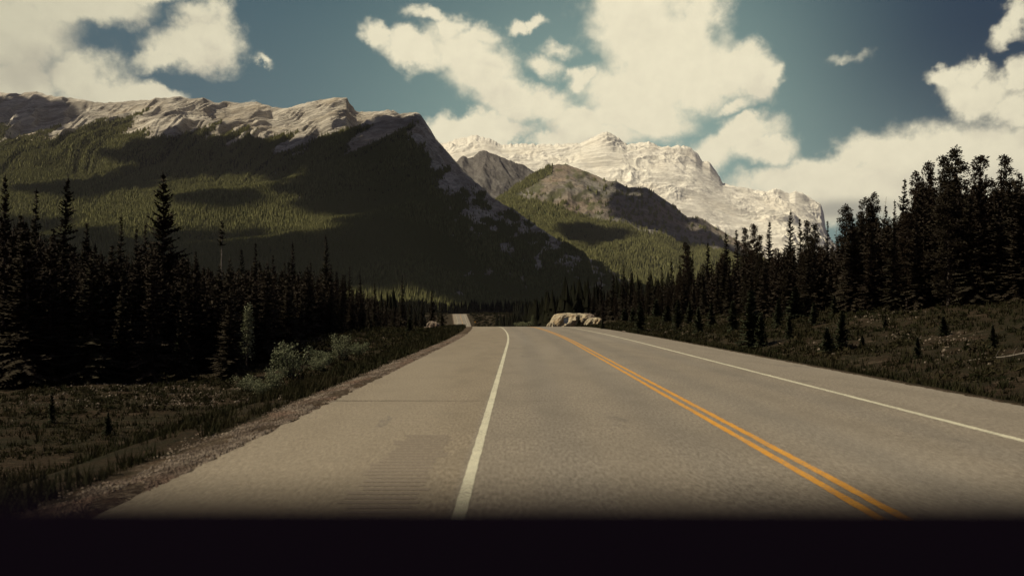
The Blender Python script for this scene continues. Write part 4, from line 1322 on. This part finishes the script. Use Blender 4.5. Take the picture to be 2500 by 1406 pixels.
def grass():
    # blades in tufts on both verges
    n = 46000
    side = rng.random(n) < .62
    Y = 5 + 110 * rng.random(n) ** 1.5
    dist = np.where(side, 1.0 + 24 * rng.random(n) ** 1.6, .6 + 22 * rng.random(n) ** 1.5)
    X = np.where(side, xc(Y) + EL - dist, xc(Y) + ER + dist)
    ok = fbm(X / 2.2, Y / 2.2, 4) > -.12
    X, Y, dist = X[ok], Y[ok], dist[ok]; n = len(X)
    nb = 6
    Z = ground_h(X, Y)
    Vs = []; tn = []
    hb = (.07 + .20 * rng.random(n) ** 2) * (1 + Y / 140)
    base_t = np.clip(.45 + .6 * fbm(X / 3, Y / 3, 3) + rng.normal(0, .15, n), 0, 1)
    for b in range(nb):
        a = rng.uniform(0, 6.28, n); r = rng.uniform(0, .10, n) * (1 + Y / 60)
        bx = X + np.cos(a) * r; by = Y + np.sin(a) * r
        w = .006 + .0006 * Y; h = hb * rng.uniform(.6, 1.2, n); ln = h * rng.uniform(.2, .8, n)
        a2 = rng.uniform(0, 6.28, n)
        Vs.append(np.stack([np.stack([bx - np.sin(a2) * w, by + np.cos(a2) * w, Z - .02], 1), np.stack([bx + np.sin(a2) * w, by - np.cos(a2) * w, Z - .02], 1),
                            np.stack([bx + np.cos(a2) * ln, by + np.sin(a2) * ln, Z + h], 1)], 1).reshape(-1, 3))
        tn.append(np.repeat(base_t, 3))
    V = np.concatenate(Vs); F = np.arange(len(V)).reshape(-1, 3)
    tag(mesh_np('verge_grass', V, F, 3, M_grass, attrs={'tint': np.concatenate(tn)}), 'dark grass tufts on the verges beside the road', 'grass', kind='stuff')
    # low shrubby ground cover: leafy mounds further out
    m = 6800
    side = rng.random(m) < .5
    Y = 9 + 140 * rng.random(m) ** 1.2
    dist = np.where(side, 3.5 + 40 * rng.random(m), 2.5 + 34 * rng.random(m))
    fy = rng.random(m) < .22
    Y = np.where(fy, rng.uniform(600, 860, m), Y); dist = np.where(fy, dist * 1.6, dist)
    X = np.where(side, xc(Y) + EL - dist, xc(Y) + ER + dist)
    ok = fbm(X / 5, Y / 5, 3) > -.05
    X, Y = X[ok], Y[ok]; m = len(X)
    Z = ground_h(X, Y)
    k = 46
    r = rng.uniform(.15, .55, m) * np.where(Y > 500, 3.0, 1)
    d = rng.normal(0, 1, (m, k, 3)); d /= np.linalg.norm(d, axis=2, keepdims=True); d[:, :, 2] = np.abs(d[:, :, 2]) * .6
    c = np.stack([X, Y, Z], 1)[:, None, :] + d * r[:, None, None] * rng.uniform(.5, 1, (m, k, 1))
    e1 = rng.normal(0, .05, (m, k, 3)) * (1 + Y[:, None, None] / 60); e2 = rng.normal(0, .05, (m, k, 3)) * (1 + Y[:, None, None] / 60)
    V = np.stack([c, c + e1, c + e2], 2).reshape(-1, 3)
    tint = np.repeat(np.clip(rng.normal(.4, .2, m), 0, 1), k * 3)
    tag(mesh_np('low_scrub', V, np.arange(len(V)).reshape(-1, 3), 3, M_grass, attrs={'tint': tint}), 'low scrubby ground cover between the verges and the trees', 'scrub', kind='stuff')
grass()


# ------------------------------------------------------------------ road sign, marker, fallen pole
def road_sign():
    d = 150.0; x = (1382 - VX) / FPX * d; g = float(ground_h(x, d))
    zt = EYE + (VY - 776) / FPX * d; zb = EYE + (VY - 790) / FPX * d
    root = empty('road_sign', (x, d, g))
    tag(root, 'small blue-grey road sign on a post before the pale outcrop', 'sign')
    mb = simple('sign_face_blue', (.10, .14, .20), (.13, .17, .23), 2)
    mw = simple('sign_lettering_white', (.42, .43, .42), (.50, .50, .48), 2)
    mp = simple('sign_post_steel', (.07, .07, .07), (.12, .12, .12), 2)
    w = .40; zt -= g; zb -= g
    f = Geo(); y = -.03
    out = [(-w, zt), (w, zt), (w, zb + .30), (0.10, zb), (-.10, zb), (-w, zb + .30)]
    v = [(a, y, b) for a, b in out] + [(a, y + .02, b) for a, b in out]
    n = len(out)
    f.add(v, [tuple(range(n)), tuple(reversed(range(n, 2 * n)))] + [(i, i + n, (i + 1) % n + n, (i + 1) % n) for i in range(n)])
    face = f.build('sign_plate', mb, root)
    t = Geo()
    for zz, a in ((zt - .10, .16), (zt - .30, .30), (zt - .45, .30), (zt - .60, .26)):
        xx = -a
        while xx < a:
            ww = random.uniform(.04, .10); t.box((xx, y - .008, zz - .035), (min(xx + ww, a), y - .002, zz + .035)); xx += ww + .03
    t.build('lettering', mw, face)
    p = Geo(); p.box((-.04, .0, -.3), (.04, .06, zt - .05)); p.build('post', mp, root)
    q = Geo(); q.box((0.04, .01, zb - .45), (.30, .04, zb - .38)); q.build('bracket', mp, root)
road_sign()

def marker():
    d = 690.0; x = (1160 - VX) / FPX * d; g = float(ground_h(x, d))
    root = empty('marker_post', (x, d, g)); tag(root, 'small orange marker on a post beside the distant road', 'marker')
    mo = simple('marker_orange', (.62, .30, .05), (.66, .34, .06), 2); mp = simple('marker_post_grey', (.2, .2, .18), (.25, .24, .2), 2)
    z = EYE + (VY - 786) / FPX * d - g
    g2 = Geo(); c = (0, 0, z); s = .8
    g2.add([(0, -.05, z + s), (s, -.05, z), (0, -.05, z - s), (-s, -.05, z), (0, .0, z + s), (s, .0, z), (0, .0, z - s), (-s, .0, z)],
           [(3, 2, 1, 0), (4, 5, 6, 7), (0, 1, 5, 4), (1, 2, 6, 5), (2, 3, 7, 6), (3, 0, 4, 7)])
    g2.build('marker_plate', mo, root)
    p = Geo(); p.box((-.08, .02, -.3), (.08, .16, max(z, .5))); p.build('post', mp, root)
marker()

def fallen_pole():
    x0, d0 = ray_ground(2360, 886); x1, d1 = ray_ground(2530, 868)
    z0 = float(ground_h(x0, d0)) + .05; z1 = float(ground_h(x1, d1)) + .10
    g = Geo(); pts = []
    for i in range(9):
        f = i / 8; x = x0 + (x1 - x0) * f; y = d0 + (d1 - d0) * f
        pts.append((x, y, max(float(ground_h(x, y)) + .06, z0 + (z1 - z0) * f) + .02 * math.sin(f * 9)))
    g.tube(pts, np.linspace(.018, .035, 9), 6)
    for i in (3, 5, 6):
        g.tube([pts[i], (pts[i][0] + .2, pts[i][1] + .1, pts[i][2] + .25)], [.01, .004], 4)
    o = g.build('fallen_branch', M_palebark, smooth=True)
    tag(o, 'thin pale fallen branch lying in the grass at the right', 'branch')
fallen_pole()


# ------------------------------------------------------------------ the vehicle's dashboard the driver looks over
def dashboard():
    m, t, b = new_mat('dashboard_vinyl')
    b.inputs['Base Color'].default_value = (.0034, .0024, .0048, 1); b.inputs['Roughness'].default_value = 1.0; b.inputs['Specular IOR Level'].default_value = 0.0
    bump(t, b, t.noise(t.n('ShaderNodeTexCoord').outputs['Object'], 400, 2), .0004, .5)
    root = empty('car_dashboard', (0, .2, 1.2)); tag(root, 'black dashboard top of the car along the bottom of the picture', 'dashboard')
    def sweep(prof, x0, x1, n=24, crown=.0):
        g = Geo(); V = []; k = len(prof)
        for i in range(n + 1):
            x = x0 + (x1 - x0) * i / n; f = 1 - abs(2 * i / n - 1) ** 6
            for (y, z) in prof:
                V.append((x, y - .2 - .06 * (x / 0.9) ** 2 * 0, z - 1.2 - crown * (x / .9) ** 2))
        F = [(i * k + j, i * k + (j + 1) % k, (i + 1) * k + (j + 1) % k, (i + 1) * k + j) for i in range(n) for j in range(k)]
        F += [tuple(reversed(range(k))), tuple(range(n * k, n * k + k))]
        g.add(V, F); return g
    # padded top, its far edge is what meets the road in the picture
    y1 = .34; z1 = EYE - y1 * (1201 - VY) / FPX
    prof = [(y1, z1), (y1 + .012, z1 - .010), (y1 + .015, z1 - .05), (y1 - .05, z1 - .30), (.13, z1 - .32), (.11, z1 - .16), (.12, z1 - .085), (.15, z1 - .065), (.24, z1 - .045), (y1 - .04, z1 - .012), (y1 - .01, z1 - .001)]
    sweep(prof, -.80, .80).build('dash_pad', m, root, smooth=False)
    g = Geo()
    for x0 in (-.5, .12):
        for i in range(12):
            g.box((x0 + i * .03 - 0, .255 - .2, z1 - 1.2 - .038), (x0 + i * .03 + .02, .285 - .2, z1 - 1.2 - .030))
    g.build('defroster_vent', m, root)
dashboard()


# ------------------------------------------------------------------ clouds that shade the slopes (high above, outside the view)
M_cloud, _t, _b = new_mat('cloud_white')
_b.inputs['Base Color'].default_value = (.8, .8, .8, 1)
ICO = None
def ico():
    import bmesh
    bm = bmesh.new(); bmesh.ops.create_icosphere(bm, subdivisions=2, radius=1.0)
    v = np.array([q.co[:] for q in bm.verts]); f = np.array([[w.index for w in q.verts] for q in bm.faces]); bm.free()
    return v, f
IV, IF = ico()
def shade_cloud(mt, poly, alt, n, rr, seed, edge=0.0):
    r = np.random.default_rng(seed)
    xs = [p[0] for p in poly]; ys = [p[1] for p in poly]
    PX = r.uniform(min(xs), max(xs), n * 4); PYY = r.uniform(min(ys), max(ys), n * 4)
    wob = 1.0
    k = inpoly(PX + fbm(PX / 60, PYY / 30, 3) * 34, PYY + fbm(PX / 50 + 9, PYY / 30, 3) * 14, poly)
    PX, PYY = PX[k][:n], PYY[k][:n]
    W = mt.at_px(PX, PYY) if isinstance(mt, Mountain) else mt(PX, PYY)
    m = len(W)
    kk = (alt - W[:, 2]) / SUN.z
    C = W + np.array(SUN)[None, :] * kk[:, None]
    C[:, 2] += r.uniform(-40, 120, m)
    rad = r.uniform(rr * .5, rr, m)
    sc = np.stack([rad, rad, rad * r.uniform(.35, .6, m)], 1)
    V = C[:, None, :] + IV[None] * sc[:, None, :] * r.uniform(.9, 1.1, (m, len(IV), 1))
    F = (np.arange(m)[:, None, None] * len(IV) + IF[None]).reshape(-1, 3)
    o = mesh_np('cloud', V.reshape(-1, 3), F, 3, M_cloud, smooth=True)
    tag(o, kind='structure')
    return o
A1 = [(230, 392), (300, 362), (420, 338), (560, 335), (640, 352), (740, 352), (800, 338), (870, 330), (930, 292), (1040, 285), (1090, 370), (1215, 480), (1350, 565), (1480, 650), (1520, 700),
      (1420, 750), (1300, 748), (1215, 728), (1130, 695), (1070, 665), (960, 605), (850, 555), (770, 515), (705, 465), (690, 425), (560, 415), (400, 438), (330, 456), (210, 474), (80, 478), (60, 462), (200, 442), (300, 425), (330, 405)]
A2 = [(380, 580), (620, 574), (760, 596), (870, 648), (1000, 690), (1110, 712), (1060, 716), (930, 702), (830, 712), (600, 700), (420, 650)]
A3 = [(-120, 545), (100, 550), (260, 590), (400, 620), (430, 760), (-120, 760)]
A4 = [(-60, 235), (120, 240), (150, 260), (60, 300), (-60, 310)]
A5 = [(440, 480), (540, 470), (560, 492), (460, 500)]
A6 = [(1490, 452), (1590, 470), (1640, 520), (1600, 560), (1520, 530), (1480, 490)]
A7 = [(1370, 560), (1480, 560), (1500, 590), (1400, 595)]
A8 = [(1640, 560), (1740, 570), (1750, 600), (1650, 592)]
AD = [(1110, 400), (1150, 372), (1210, 365), (1320, 415), (1300, 440), (1230, 490), (1180, 470)]
shade_cloud(mtL, A1, 2450, 2600, 62, 1)
shade_cloud(mtL, A2, 2350, 700, 42, 2)
shade_cloud(mtL, A3, 2350, 500, 50, 3)
shade_cloud(mtL, A4, 2450, 160, 55, 4)
shade_cloud(mtG, A6, 3300, 90, 75, 6)
shade_cloud(mtG, A7, 3300, 90, 60, 7)
shade_cloud(mtG, A8, 3300, 90, 60, 8)
def floor_pts(px, y):
    x = (px - VX) / FPX * y
    return np.stack([x, y, ground_h(x, y) + 8], 1)
shade_cloud(floor_pts, [(1212, 900), (1620, 900), (1620, 1750), (1240, 1750)], 2350, 500, 60, 9)
shade_cloud(mtL, A5, 2400, 60, 45, 5)

# ------------------------------------------------------------------ the air
def haze():
    m = bpy.data.materials.new('haze'); m.use_nodes = True
    t = NT(m.node_tree); m.node_tree.nodes.clear()
    o = t.n('ShaderNodeOutputMaterial'); v = t.n('ShaderNodeVolumePrincipled')
    v.inputs['Color'].default_value = (.84, .80, .92, 1); v.inputs['Density'].default_value = HAZE
    v.inputs['Anisotropy'].default_value = 0.2
    t.put(o.inputs['Volume'], v.outputs[0])
    g = Geo(); g.box((-15200, -400, -90), (15200, 15200, 2260))
    tag(g.build('haze', m), 'thin pale mountain haze filling the valley', 'haze', kind='stuff')
HAZE = 1.5e-5
haze()
